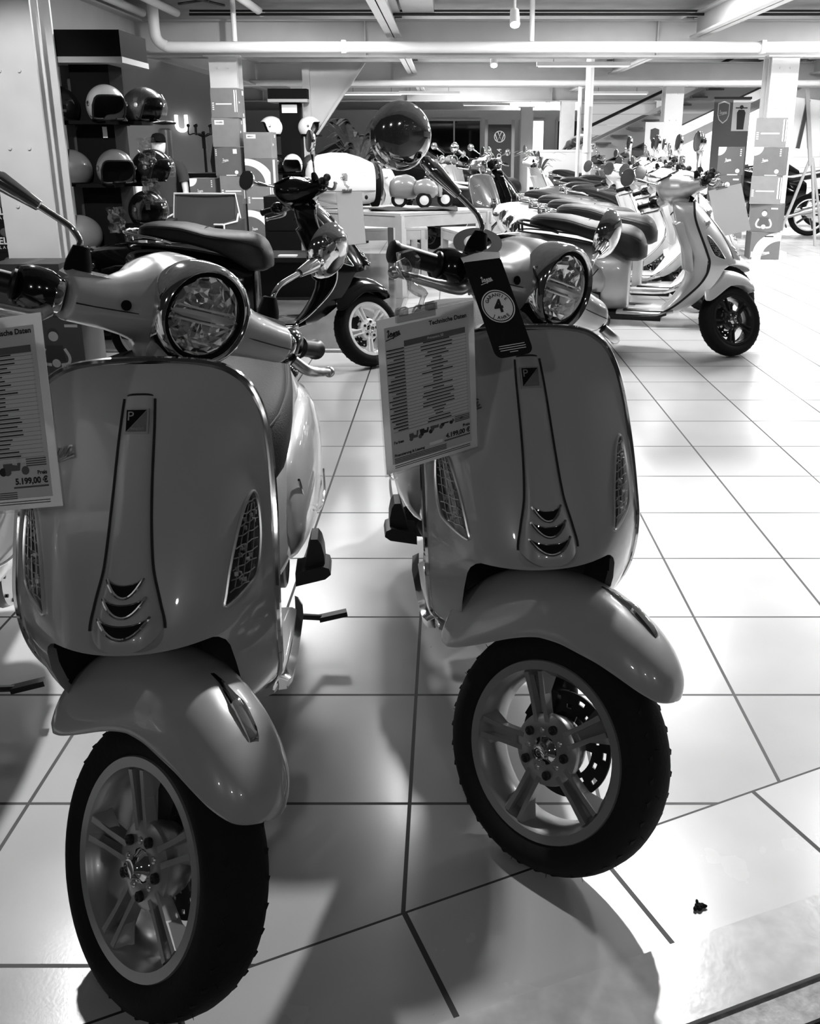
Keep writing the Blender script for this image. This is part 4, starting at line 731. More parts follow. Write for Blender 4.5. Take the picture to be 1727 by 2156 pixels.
# ------------------------------------------------------------------ cartons
def carton(x, y, z, label, kind, rz=0, w_=.325, d_=.32, h_=.322, m='carton', group='cartons'):
    t = thing('carton', label, 'box', (x, y, z + .001), rz)
    MB().box((0, 0, h_ / 2), (w_, d_, h_)).build('box_body', m, t, smooth=False)
    MB().box((0, 0, h_ + .0004), (.05, d_, .0008)).build('tape', 'cartonlight', t, smooth=False)
    p = MB(); g = MB(); f = -d_ / 2 - .0008; sx = w_ / 2 + .0008; q = lambda b, xx, zz, ww, hh: b.box((xx * w_, f, zz * h_), (ww * w_, .0006, hh * h_))
    s_ = lambda b, yy, zz, ww, hh: b.box((sx, yy * d_, zz * h_), (.0006, ww * d_, hh * h_))
    if kind == 'stripe':
        q(p, .40, .56, .05, .74); q(p, .47, .56, .035, .74); q(p, -.02, .46, .60, .045); k_ = MB(); q(k_, .437, .56, .022, .74)
        for k in range(4): q(p, -.42, .28 + .07 * k, .07, .035)
        k_.build('black_stripe', 'ink', t, smooth=False); p.script(.012, (sx, -.10, h_ * .5), (0, 1, 0), Z1, .001); s_(p, .32, .86, .20, .16); p.lathe([(0, .022), (.0008, .022), (.001, 0)], (sx, .30 * d_, .10 * h_), (1, 0, 0), 16)
    elif kind == 'script':
        p.script(.017, (-.05 * w_ - .05, f, h_ * .50), X1, Z1, .001); q(p, .28, .85, .15, .16); p.lathe([(0, .022), (.0008, .022), (.001, 0)], (.30 * w_, f, .12 * h_), (0, -1, 0), 16)
        for k in range(4): q(p, -.44, .72 + .06 * k, .05, .03)
        q(p, .1, .015, .4, .03); s_(p, .0, .5, .12, .05)
    elif kind == 'plain':
        q(p, -.22, .84, .34, .15); q(g, -.22, .84, .26, .06); s_(p, .2, .85, .16, .12); p.script(.012, (sx, -.07, h_ * .5), (0, 1, 0), Z1, .001); g.build('label_print', 'inkgrey', t, smooth=False)
    elif kind == 'swoosh':
        arc = [(-.5 + 1.05 * math.sin(a), -1.0 * 0 + .0 + 1.0 * math.cos(a)) for a in np.linspace(0, PI / 2, 14)]; a2 = [(-.5 + .72 * math.sin(a), .74 * math.cos(a)) for a in np.linspace(PI / 2, 0, 14)]
        cl = lambda P: [(min(max(u, -.5), .42) * w_, min(max(v, 0), 1) * h_) for u, v in P]
        p.grid([[(u, f, v) for u, v in cl(arc)], [(u, f, v) for u, v in cl(a2[::-1])]]); p.script(.016, (-.38 * w_, f, h_ * .2), X1, Z1, .001); s_(p, -.2, .5, .35, .9)
    elif kind == 'quarter':
        p.prism([(-.5 * w_, h_)] + [(-.5 * w_ + .30 * w_ * math.sin(a), h_ - .30 * h_ * math.cos(a)) for a in np.linspace(0, PI / 2, 10)], (0, f + .0006, 0), X1, Z1, .0008); p.script(.016, (-.22 * w_, f, h_ * .50), X1, Z1, .001); p.lathe([(0, .024), (.0008, .024), (.001, 0)], (.28 * w_, f, .15 * h_), (0, -1, 0), 16)
        for k in range(4): q(p, .36, .70 + .07 * k, .05, .035)
        q(p, .1, .015, .4, .03)
    elif kind == 'handle':
        A = [(.5 - .92 * math.cos(a), .0 + 1.0 * math.sin(a) ** .8) for a in np.linspace(0, PI / 2, 14)]; B = [(.5 - .62 * math.cos(a), .68 * math.sin(a)) for a in np.linspace(0, PI / 2, 14)]
        p.grid([[(u * w_, f, v * h_) for u, v in A], [(u * w_, f, v * h_) for u, v in B]]); p.script(.020, (-.08 * w_, f, h_ * .20), X1, Z1, .001); q(p, -.33, .18, .26, .20); k_ = MB(); k_.box((.1 * w_, f - .001, .84 * h_), (.30 * w_, .001, .045 * h_)); k_.build('hand_hole', 'ink', t, smooth=False)
    elif kind == 'person':
        g2 = MB(); p.lathe([(0, .030), (.0006, .030), (.0007, 0)], (0, f, .66 * h_), (0, -1, 0), 16); g2.prism([(-.06, .07), (-.05, .17), (.05, .17), (.06, .07)], (0, f, 0), X1, Z1, .0008); g2.lathe([(0, .034), (.0003, .034), (.0004, 0)], (0, f + .0002, .71 * h_), (0, -1, 0), 16)
        for s2 in (-1, 1): p.ribbon(smooth_path([(s2 * .06, f, .15), (s2 * .085, f, .10), (s2 * .075, f, .06), (s2 * .03, f, .05)], 5), (0, -1, 0), .018, .0008)
        p.lathe([(0, .026), (.0012, .026), (.0014, 0)], (0, f, .06), (0, -1, 0), 16); q(p, .32, .85, .22, .05); g2.build('figure_print', 'cartondark', t, smooth=False)
    p.build('white_print', 'whiteprint', t, smooth=False); return t
S_ = .322
Rc = [('handle', 'carton with hand hole, bottom of the stack at the right column', 3.82, 0, -.12), ('person', 'carton printed with a small figure, second from bottom at the right column', 3.84, .0, -.5), ('stripe', 'striped carton, third from bottom at the right column', 3.80, 0, -.35), ('quarter', 'carton with white corner, fourth from bottom at the right column', 3.82, 0, -.45), ('stripe', 'striped carton, top of the stack at the right column', 3.80, .02, -.35)]
for i, (kd, lb, x, dy, rz) in enumerate(Rc): carton(x, 11.38 + dy, i * (S_ + .002), lb, kd, rz, .345, .33, m='carton' if kd != 'stripe' else 'cartonlight')
Rl = [('stripe', 'striped carton at the floor behind the silver scooter front', 3.36), ('script', 'second carton of the shorter right stack, behind the blank sheet', 3.42), ('person', 'carton with figure print, third of the shorter right stack', 3.40), ('quarter', 'carton with white corner on top of the shorter right stack', 3.42)]
for i, (kd, lb, x) in enumerate(Rl): carton(x, 11.62, i * (S_ + .002), lb, kd, -.30, .30, .30, m='cartondark' if i else 'carton')
Lc = [('swoosh', 'white-swoosh carton at floor under the taller left stack', 0, 'carton'), ('script', 'carton hidden low in the taller left stack behind the armchair', 0, 'carton'), ('stripe', 'striped carton just above the armchair in the taller left stack', 1, 'cartonlight'), ('script', 'carton with white script below the label carton, taller left stack', 0, 'carton'), ('plain', 'plain carton with white label, second from top, taller left stack', 1, 'cartonlight'), ('stripe', 'striped carton on top of the taller left stack', 1, 'cartonlight')]
for i, (kd, lb, x, m) in enumerate(Lc): carton(-2.58 + (.0, .02, .03, -.0, -.02, .0)[i], 11.40, i * (S_ + .002), lb, kd, .05 * (-1) ** i, .31, .30, m=m)
L2 = [('script', 'carton at floor right of the taller left stack', 'carton'), ('swoosh', 'white-swoosh carton left of the black table drawer, shorter left stack', 'carton'), ('stripe', 'striped carton with paper slip in the shorter left stack', 'cartonlight'), ('swoosh', 'white-swoosh carton under the plain top carton, shorter left stack', 'carton'), ('plain', 'plain pale carton on top of the shorter left stack', 'cartonlight')]
for i, (kd, lb, m) in enumerate(L2): carton(-2.215, 11.34, i * (S_ - .03), lb, kd, -.04, .32, .30, S_ - .032, m=m)
for i in range(3): carton(-2.92, 11.42, i * (S_ - .008), ('carton at floor behind the armchair, left of the stacks', 'second carton behind the armchair, left of the stacks', 'carton with white corner peeking above the armchair')[i], 'quarter', .02, .30, .28, S_ - .01)
carton(-2.36, 5.58, 0, 'carton with figure print on the floor below the left handlebar', 'person', -.05, .36, .30, .34)
carton(-2.66, 5.58, 0, 'carton hidden behind the left price sheet', 'script', .0, .20, .30, .34)
carton(-2.49, 5.58, .343, 'ticked carton with labels on the stack before the left column', 'script', .03, .40, .30, .31)
# helmet cartons at the far left
for i in range(8):
    t = thing('helmet_carton', 'black helmet carton stacked left of the near column, %s' % ['bottom one', 'second from bottom', 'third from bottom', 'fourth from bottom', 'fourth from top', 'third from top', 'second from top', 'top one'][i], 'box', (-3.17, 6.7, i * .201), 0, 'black helmet cartons')
    MB().box((0, 0, .0995), (.46, .34, .199)).build('box_body', 'card', t, smooth=False); p = MB(); p.text('HELMO', .066, (-.020, -.1712, .055), X1, Z1, 0, 0, font_bold=.03).text('M I L A N O', .03, (-.018, -.1712, .022), X1, Z1); p.build('white_print', 'whiteprint', t, smooth=False)
    MB().ball((.08, -.170, .135), (.034, .003, .03), 14, 8).box((.08, -.172, .125), (.05, .002, .01)).build('helmet_print', 'inkgrey', t)
# ------------------------------------------------------------------ helmets and towers
def helmet(loc, rz, label, m, tilt=0.0, visor=None, scale=1.0, trimm='plastic'):
    t = thing('helmet', label, 'helmet', loc, rz); t.rotation_euler = (tilt, 0, rz); t.scale = (scale,) * 3
    def edge(a):    # polar angle of the rim; a = 0 faces -y (the face)
        f_ = abs((a + PI) % (2 * PI) - PI); return math.radians(62 + (128 - 62) * (1 / (1 + math.exp(-(math.degrees(f_) - 62) / 5))))
    def shell(k, e0=0.0, cl=0):
        G = []
        for i in range(16):
            r = []
            for j in range(48):
                a = 2 * PI * j / 48; th = (edge(a) - e0) * (i + .02) / 15; fa = a - PI / 2
                r.append((k * .122 * math.sin(th) * math.cos(fa), k * .150 * math.sin(th) * math.sin(fa) + .012, k * .135 * math.cos(th) + .087))
            G.append(r)
        return G
    sh = MB().grid(shell(1), cv=True).build('shell', m, t, 60); MB().grid(shell(.93), cv=True).build('lining', 'fabric', t, 60)
    e = shell(.985)[-1]; MB().tube(e, .006, 6, closed=True).build('edge_trim', trimm, t)
    for s_ in (-1, 1):
        MB().tube(smooth_path([(s_ * .105, .0, .03), (s_ * .085, -.03, .010), (s_ * .04, -.05, .008)], 5), .007, 6).build('chin_strap', 'plastic', t)
        MB().lathe([(0, .016), (.006, .015), (.008, .0)], (s_ * .119, -.02, .102), (s_, 0, .1), 14).build('side_button', 'chrome', t); 
    MB().lathe([(0, .008), (.003, .007), (.004, 0)], (.112, .02, .05), (1, 0, 0), 10).build('rivet', 'plastic', t)
    if visor:
        G = []
        for th in np.linspace(.95, 1.9, 8): G.append([(.130 * math.sin(th) * math.cos(a), .166 * math.sin(th) * math.sin(a) + .01, .150 * math.cos(th) + .085) for a in np.linspace(-PI * .98, -PI * .02, 24)])
        MB().grid(G).build('visor', visor, t)
    return t
def tower(loc, label, H, cap_w, cap_h, post, side):
    t = thing('helmet_tower', label, 'display stand', loc)
    MB().box((0, 0, H / 2), (post, post, H)).build('post', 'matt', t, smooth=False); MB().box((-post * .5 - side / 2, .05, H / 2), (side, post * .6, H)).build('side_panel', 'dark', t, smooth=False)
    MB().box((0, 0, H + cap_h / 2), (cap_w, cap_w, cap_h)).build('cap', 'matt', t, smooth=False); MB().box((0, 0, H - .018), (cap_w * 1.02, cap_w * 1.02, .036)).build('cap_edge', 'wallgrey', t, smooth=False)
    MB().box((0, 0, .02), (.5, .5, .04)).build('base', 'matt', t, smooth=False); return t
T1 = tower((-2.37, 6.62, 0), 'black helmet tower with seven helmets beside the near left column', 1.86, .54, .16, .26, .10)
for z in (1.46, 1.06, .63):
    for dx, dy, nm in ((-.22, -.05, 'a'), (.05, -.28, 'b'), (.30, .02, 'c')): MB().box((dx * .6, dy * .7, z), (.26, .24, .022)).box((dx * .3, dy * .3, z), (.14, .20, .03)).build('shelf_arm', 'matt', T1, smooth=False)
MB().box((.30, -.16, .79), (.24, .24, .022)).box((.16, -.1, .79), (.12, .10, .03)).build('shelf_arm', 'matt', T1, smooth=False)
helmet((-2.60, 6.42, 1.472), D(-75), 'black helmet, top left on the near helmet tower', 'blackgloss')
helmet((-2.22, 6.33, 1.472), D(35), 'pale open-face helmet, top front of the near helmet tower', 'pearl')
helmet((-2.06, 6.62, 1.472), D(70), 'dark helmet with clear visor, top right of the near tower', 'dark', 0, 'lens')
helmet((-2.56, 6.42, 1.072), D(-70), 'dark grey helmet, middle left on the near helmet tower', 'grey')
helmet((-2.20, 6.33, 1.072), D(30), 'grey helmet with chrome button, middle front of the near tower', 'grey')
helmet((-2.54, 6.42, .642), D(-75), 'satin grey helmet, lowest left on the near helmet tower', mat('satin_grey', .2, .5))
helmet((-2.05, 6.46, .802), D(50), 'black helmet with goggles, lowest right on the near tower', 'blackgloss', 0, 'lens')
helmet((-2.04, 6.62, 1.072), D(70), 'black visor helmet, middle right on the near tower', 'blackgloss', 0, 'lens')
for x, y, z, lb in ((-2.00, 6.38, 1.28, 'clear plastic bag with a visor hanging high on the near tower'), (-1.99, 6.36, 1.02, 'clear plastic bag hanging right of the grey helmet'), (-2.22, 6.30, .84, 'crumpled plastic bag hanging on the near tower below the helmets')):
    G = [[(x + .055 * u + .008 * math.sin(9 * v + 3 * u), y + .012 * math.sin(5 * u + 4 * v), z + .085 * v) for u in np.linspace(-1, 1, 9)] for v in np.linspace(-1, 1, 12)]
    tag(MB().grid(G).build('plastic_bag', 'bag', mods=[('SOLIDIFY', dict(thickness=.006))]), lb, 'bag')
for x, z, lb in ((-2.30, 1.40, 'white hang tag on the black tower post'), (-2.06, .93, 'grey hang tag below the middle right helmet')): tag(MB().box((x, 6.475, z), (.03, .002, .07)).build('hang_tag', 'whiteprint', smooth=False), lb, 'tag')
T2 = tower((-1.99, 12.3, 0), 'far helmet tower right of the left carton stacks', 1.86, .48, .12, .25, .02)
for z in (1.43, .98): 
    for dx in (-.2, .22): MB().box((dx, -.02, z), (.30, .2, .02)).build('shelf_arm', 'matt', T2, smooth=False)
MB().box((0, -.128, 1.75), (.19, .004, .10)).build('sign_plate', 'whiteprint', T2, smooth=False)
helmet((-2.24, 12.2, 1.442), D(-75), 'white helmet at upper left of the far helmet tower', 'white'); helmet((-1.74, 12.2, 1.442), D(75), 'white helmet with black goggles at upper right of the far tower', 'white')
helmet((-2.20, 12.2, .992), D(-60), 'black helmet at lower left of the far tower', 'blackgloss'); helmet((-1.95, 11.98, .992), D(0), 'white-rimmed black helmet in the middle of the far tower', 'white'); helmet((-1.72, 12.2, .992), D(50), 'grey helmet at lower right of the far tower', 'dark')
MB().box((.0, -.16, .97), (.3, .2, .02)).build('shelf_arm', 'matt', T2, smooth=False)
# ------------------------------------------------------------------ furniture and display pieces
t = thing('armchair', 'dark striped armchair with white piping behind the black scooter', 'armchair', (-2.47, 9.15, 0), D(-6))
G = [[(x, .24 + .02 * math.sin(PI * (x + .33) / .66) + (z - .42) * .22 + (.012 * (k % 2)), z) for k, x in enumerate(np.linspace(-.31, .31, 37))] for z in np.linspace(.40, .85, 8)]
MB().grid(G).build('backrest', mat('ribbed_fabric', .075, .8), t, 80, mods=[('SOLIDIFY', dict(thickness=.09, offset=1))])
MB().box((0, -.02, .38), (.56, .56, .12)).build('seat_cushion', 'fabric', t); MB().box((0, 0, .26), (.66, .6, .14)).build('seat_base', 'fabric', t, smooth=False)
for s_ in (-1, 1):
    ar = MB().prism([(-.30, .20), (.30, .20), (.34, .62), (.1, .60), (-.28, .60)], (s_ * .34 - .04, 0, 0), (0, 1, 0), Z1, .09).build('armrest', 'fabric', t, smooth=False)
    MB().tube([(s_ * .34 + (-.04 if s_ < 0 else .05), -.30, .20), (s_ * .34 + (-.04 if s_ < 0 else .05), -.28, .605), (s_ * .34 + (-.04 if s_ < 0 else .05), .10, .605), (s_ * .33, .33, .66)], .009, 8).tube([(s_ * .34 - .04, -.30, .605), (s_ * .34 + .05, -.30, .605)], .009, 8).build('arm_piping', 'piping', ar)
    for y in (-.24, .24): MB().lathe([(0, .016), (.19, .024)], (s_ * .28, y, 0), (0, 0, 1), 10).build('leg', 'wood', t)
MB().tube([(-.33, .30, .62), (-.315, .325, .855), (.315, .325, .855), (.36, .30, .62)], .009, 8).tube([(-.28, -.30, .44), (.28, -.30, .44)], .009, 8).build('piping', 'piping', t)
# low black drawer table behind the black scooter
t = thing('black_side_table', 'low black drawer table behind the black scooter seat', 'table', (-1.58, 8.4, 0))
MB().box((0, 0, .36), (.86, .6, .04)).build('table_top', 'blackwood', t, smooth=False); MB().box((0, .05, .17), (.80, .5, .34)).build('drawer_box', 'blackwood', t, smooth=False); MB().box((0, 0, .012), (.86, .6, .024)).build('base', 'blackwood', t, smooth=False)
t = thing('black_pedestal', 'tall black cabinet standing under the far helmet tower', 'cabinet', (-1.70, 10.2, 0)); MB().box((0, 0, .40), (.5, .45, .80)).build('cabinet_body', 'blackwood', t, smooth=False); MB().box((0, -.23, .6), (.44, .012, .30)).build('drawer_front', 'blackwood', t, smooth=False)
tag(MB().box((-1.42, 8.22, .386), (.16, .10, .012)).build('paper_stack', 'paper', smooth=False), 'white paper lying on the low black drawer table', 'paper')
# pale display tables
def table(label, p0, ux, uy, L1, L2, H, leg=.07, mw='wood'):
    t = thing('display_table', label, 'table', (*p0, 0)); ux = unit((*ux, 0)); uy = unit((*uy, 0))
    MB().prism([(0, 0), (L1, 0), (L1, L2), (0, L2)], (0, 0, H - .025), ux, uy, .025).build('table_top', mw, t, smooth=False)
    ap = MB()
    for a, b in (((0, 0), (L1, 0)), ((L1, 0), (L1, L2)), ((L1, L2), (0, L2)), ((0, L2), (0, 0))):
        pa = ux * a[0] + uy * a[1]; pb = ux * b[0] + uy * b[1]; d = unit(pb - pa); n_ = np.array([-d[1], d[0], 0]) * .02; ap.bar(pa + n_ + (0, 0, H - .075), pb + n_ + (0, 0, H - .075), .03, .10)
    ap.build('apron', mw, t, smooth=False)
    for a, b in ((leg / 2, leg / 2), (L1 - leg / 2, leg / 2), (L1 - leg / 2, L2 - leg / 2), (leg / 2, L2 - leg / 2)):
        c_ = ux * a + uy * b; MB().bar(c_, c_ + (0, 0, H - .02), leg, leg, tuple(uy)).build('leg', mw, t, smooth=False)
    return t
table('pale wooden table carrying the white shell chair and toy scooter', (-.42, 8.20), (.79, .61), (-.85, .53), 1.05, 1.15, .75)
table('low pale table with glass box behind the tall pale table', (.15, 10.0), (.95, .3), (-.3, .95), .95, .8, .42)
table('second low pale table left of the toy scooter table', (-1.1, 9.6), (.95, .2), (-.2, .95), .9, .7, .50)
tag(MB().box((.45, 10.3, .50), (.30, .30, .16)).build('display_box', 'bannerlight', smooth=False), 'printed pale box standing on the low table', 'box')
# white shell chair made like a scooter tail
t = thing('shell_chair', 'white scooter-tail shell chair standing on the pale table', 'chair', (-.99, 8.86, .752), D(15))
secs = []
for x, hz, hy, zc in ((-.335, .02, .02, .25), (-.33, .09, .08, .26), (-.30, .155, .14, .27), (-.22, .205, .2, .275), (-.10, .232, .235, .27), (.04, .236, .25, .262), (.16, .215, .245, .25), (.25, .19, .23, .235), (.275, .18, .225, .232)):
    secs.append([(x, hy * math.copysign(abs(math.cos(a)) ** .8, math.cos(a)), max(.03, zc + hz * math.copysign(abs(math.sin(a)) ** .8, math.sin(a)))) for a in [2 * PI * k / 36 for k in range(36)]])
sh = MB().loft(secs).build('shell', 'white', t, 60); MB().tube([(x, -y, .165) for x, y in ((-.30, .125), (-.22, .197), (-.1, .235), (.04, .252), (.16, .247), (.27, .225))], .003, 6).build('shell_seam', 'seam', sh)
MB().script(.011, (.13, -.262, .33), (1, .06, .1), (0, .25, 1), .002).build('script_badge', 'alu', sh); MB().ball((.18, -.245, .11), (.016, .006, .02), 12, 8).build('lock', 'plastic', sh)
MB().loft([[(x, s_ * .95, z) for s_, z in zip([.20 * k * math.cos(a) for a in [2 * PI * j / 24 for j in range(24)]], [.235 + .17 * k * math.sin(a) for a in [2 * PI * j / 24 for j in range(24)]])] for x, k in ((.27, 1.05), (.33, 1.0), (.36, .85), (.37, .5))]).build('seat_cushion', 'leather', t, 60)
MB().loft([[(x + dz, .20 * math.cos(a), max(.0, .21 + .2 * math.sin(a))) for a in [2 * PI * j / 24 for j in range(24)]] for x, dz in ((.275, 0), (.31, .02))]).build('black_rim', 'matt', t)
# toy scooter with sidecar
t = thing('toy_scooter', 'grey toy scooter with sidecar on the pale table', 'toy', (-.29, 9.02, .752), D(10))
def blob(L): return [[(x, yc + hy * math.cos(a), zc + hz * math.sin(a)) for a in [2 * PI * k / 24 for k in range(24)]] for x, yc, zc, hy, hz in L]
MB().loft(blob([(-.28, -.04, .17, .02, .02), (-.27, -.04, .17, .06, .07), (-.22, -.04, .185, .085, .105), (-.12, -.04, .19, .09, .115), (-.05, -.04, .18, .08, .10), (0, -.04, .17, .05, .06)])).build('tail', 'toygrey', t, 60)
MB().loft(blob([(-.06, -.13, .17, .02, .02), (-.03, -.13, .175, .06, .075), (.05, -.13, .18, .075, .09), (.13, -.13, .17, .055, .075), (.17, -.13, .16, .02, .03)])).build('sidecar', 'toygrey', t, 60)
G = [[(.20 + .05 * (1 - (k / 9) ** 2) - .05 * z / .4, y, z) for k, y in [(abs(q), q * .011 - .02) for q in range(-9, 10)]] for z in np.linspace(.10, .44, 8)]
MB().grid(G).build('leg_shield', 'toygrey', t, 60, mods=[('SOLIDIFY', dict(thickness=.014))])
for x, y in ((-.19, -.05), (.03, -.17), (.25, -.05)):
    wq = MB().lathe([(-.022, .045), (-.024, .06), (-.015, .074), (.015, .074), (.024, .06), (.022, .045)], (x, y, .075), (0, 1, 0), 28, closed=True).build('tyre', 'rubber', t); MB().lathe([(-.018, .048), (-.02, .03), (-.024, .014), (-.024, 0)], (x, y, .075), (0, 1, 0), 24).build('wheel_disc', 'rimwhite', wq)
MB().tube([(.2, -.02, .42), (.20, -.13, .47)], .008, 8).tube([(.2, -.02, .42), (.20, .09, .47)], .008, 8).build('handlebar', 'chrome', t); MB().ball((.225, -.02, .44), (.03, .03, .035), 14, 10).build('headlamp', 'chrome', t)
G = [[(-.22 + .55 * u, 8.52 + .34 * v + .05 * u, .753 + .008 + .012 * math.sin(9 * u + 5 * v) * math.sin(7 * v + 2 * u + 1)) for u in np.linspace(-.9, .55, 26)] for v in np.linspace(-.1, .7, 12)]
tag(MB().grid(G).build('table_cloth', 'fabric', mods=[('SOLIDIFY', dict(thickness=.006))]), 'crumpled dark cloth lying on the pale table', 'cloth')
# mannequin
t = thing('mannequin', 'white mannequin with black cap and dark t-shirt behind the near tower', 'mannequin', (-3.40, 11.3, 0), D(10))
MB().loft([[(w_ * math.cos(a), d_ * math.sin(a) + y, z) for a in [2 * PI * k / 28 for k in range(28)]] for z, w_, d_, y in ((.62, .165, .10, 0), (.70, .165, .105, 0), (.82, .155, .10, 0), (.95, .175, .105, -.01), (1.05, .195, .10, 0), (1.11, .19, .085, .01), (1.15, .14, .065, .015), (1.175, .065, .05, .015))]).build('tee_shirt', 'tee', t, 70)
for s_ in (-1, 1):
    sl = MB().tube(smooth_path([(s_ * .13, .01, 1.12), (s_ * .20, .01, 1.08), (s_ * .245, .0, .98), (s_ * .26, -.01, .90)], 4), [.05] * 4 + [.068] * 4 + [.065] * 4 + [.066], 16).build('sleeve', 'tee', t); MB().tube(smooth_path([(s_ * .255, -.01, .93), (s_ * .27, -.02, .80), (s_ * .255, -.05, .66), (s_ * .25, -.07, .58)], 4), [.040] * 4 + [.036] * 4 + [.030] * 4 + [.026], 12).build('arm', 'skin', sl)
hd = MB().loft([[(w_ * math.cos(a), d_ * math.sin(a) + y, z) for a in [2 * PI * k / 24 for k in range(24)]] for z, w_, d_, y in ((1.15, .055, .055, .02), (1.20, .05, .05, .015), (1.225, .055, .065, 0), (1.25, .068, .085, -.008), (1.30, .077, .098, 0), (1.36, .08, .102, .005), (1.41, .07, .09, .01), (1.44, .03, .04, .01))]).build('head', 'skin', t, 80)
MB().loft([[(w_ * math.cos(a), d_ * math.sin(a) + .008, z) for a in [2 * PI * k / 24 for k in range(24)]] for z, w_, d_ in ((1.345, .086, .108), (1.40, .084, .104), (1.44, .062, .08), (1.455, .02, .03))]).loft([[(x * k, y, 1.352 + dz) for x, dz in ((-.07, 0), (0, .012), (.07, 0), (.07, .006), (0, .018), (-.07, .006))] for y, k in ((-.08, 1.1), (-.13, 1.0), (-.165, .7))]).build('cap', 'matt', hd, 60)
MB().box((.07, -.106, 1.02), (.05, .004, .012)).build('chest_print', 'greyprint', t, smooth=False); MB().lathe([(0, .16), (.02, .15), (.03, .02), (.62, .02)], (0, 0, 0), (0, 0, 1), 24).build('stand', 'alu', t)
# coat rack, jacket, ash column, wall letter, desk
t = thing('coat_rack', 'standing coat rack with ball hooks before the grey wall', 'coat rack', (-3.42, 13.5, 0)); MB().tube([(0, 0, 0), (0, 0, 1.5)], .02, 10).box((0, 0, 1.38), (.05, .05, .22)).build('pole', 'plastic', t); MB().lathe([(0, .2), (.03, .19), (.04, .02)], (0, 0, 0), (0, 0, 1), 20).build('base', 'plastic', t)
for k in range(6):
    a = 2 * PI * k / 6 + .3; c_, s2 = math.cos(a), math.sin(a); MB().tube(smooth_path([(0, 0, 1.42), (.12 * c_, .12 * s2, 1.47), (.2 * c_, .2 * s2, 1.46), (.2 * c_, .2 * s2, 1.56)], 4), .009, 8).ball((.2 * c_, .2 * s2, 1.575), .024, 10, 8).build('ball_hook', 'plastic', t)
tag(MB().loft([[(-3.16 + w_ * math.cos(a), 13.48 + .09 * math.sin(a), z) for a in [2 * PI * k / 20 for k in range(20)]] for z, w_ in ((.9, .17), (1.1, .19), (1.3, .15), (1.48, .10), (1.56, .04))]).build('jacket', 'fabric'), 'dark jacket hanging on the coat rack', 'jacket')
t = thing('ash_column', 'dark column ashtray with wide lid left of the coat rack', 'ashtray', (-3.62, 12.35, 0)); MB().lathe([(0, .12), (.03, .12), (.04, .085), (1.5, .085), (1.52, .06)], (0, 0, 0), (0, 0, 1), 24).build('cylinder', mat('smoked_column', .16, .3, .6), t); MB().lathe([(1.56, .03), (1.57, .14), (1.59, .15), (1.61, .10), (1.615, 0)], (0, 0, 0), (0, 0, 1), 24).build('lid', 'plastic', t)
tag(MB().tube(smooth_path([(-4.20, 14.98, 1.76), (-4.20, 14.98, 1.60), (-4.17, 14.98, 1.545), (-4.12, 14.98, 1.53), (-4.07, 14.98, 1.545), (-4.05, 14.98, 1.60), (-4.05, 14.98, 1.76)], 4), .028, 8).build('wall_letter', 'lit'), 'white letter U on the grey wall above the coat rack', 'letter')
tag(MB().box((-3.1, 12.9, .48), (1.5, .5, .96)).build('counter', 'blackwood', smooth=False), 'black counter behind the mannequin and armchair', 'counter')
# wood table-top sofa side, plant, white desk at the back
t = thing('reception_desk', 'white desk at the back behind the black seats', 'desk', (2.1, 18.25, 0)); MB().box((0, 0, .6), (1.2, .08, 1.2)).build('front_panel', 'wallwhite', t, smooth=False); MB().box((0, .15, 1.21), (1.26, .4, .04)).build('desk_top', 'wallwhite', t, smooth=False)
def plant(loc, label, pot_h, n, L):
    t = thing('potted_plant', label, 'plant', loc); MB().lathe([(0, .12), (pot_h, .16), (pot_h, .14), (pot_h - .04, .0)], (0, 0, 0), (0, 0, 1), 20).build('pot', 'matt', t); f = MB(); rn = random.Random(3)
    for k in range(n):
        a = rn.uniform(0, 2 * PI); l = L * rn.uniform(.6, 1.1); c_, s2 = math.cos(a), math.sin(a); P = smooth_path([(0, 0, pot_h), (.12 * c_ * l, .12 * s2 * l, pot_h + .5 * l), (.35 * c_ * l, .35 * s2 * l, pot_h + .75 * l), (.6 * c_ * l, .6 * s2 * l, pot_h + .7 * l)], 4)
        f.ribbon(P, (c_, s2, .7), [.01 + .06 * math.sin(PI * min(1, i / (len(P) - 1))) * l for i in range(len(P))], .002)
    f.build('leaves', 'leaf', t); return t
plant((1.55, 16.4, 0), 'potted plant before the white desk at the back', .62, 26, .75); plant((-1.25, 13.2, 0), 'tall leafy plant behind the shell chair', .60, 40, 1.3)
# banners
t = thing('roll_banner', 'tall roll-up banner with shield emblem and scooter picture', 'banner', (4.07, 14.0, 0)); MB().box((0, 0, 1.03), (.52, .006, 1.84)).build('cloth', mat('mid_banner_cloth', .085, .7), t, smooth=False); MB().box((0, 0, 1.96), (.54, .03, .03)).build('top_bar', 'plastic', t, smooth=False); MB().box((0, 0, .04), (.56, .16, .08)).build('base', 'alu', t, smooth=False)
MB().box((.135, -.004, 1.72), (.25, .002, .42)).build('picture_field', 'bannerlight', t, smooth=False)
shd = [(-.085, .14), (0, .17), (.085, .14), (.085, -.02), (.06, -.09), (0, -.14), (-.06, -.09), (-.085, -.02)]
MB().prism(shd, (-.12, -.004, 1.75), X1, Z1, .001).build('shield_emblem', 'greyprint', t, smooth=False); MB().prism([(x * .86, z * .88) for x, z in shd], (-.12, -.0055, 1.75), X1, Z1, .001).build('shield_field', mat('mid_banner_field', .10, .7), t, smooth=False); MB().script(.026, (-.18, -.007, 1.74), X1, Z1, .001).build('script_print', 'greyprint', t, smooth=False)
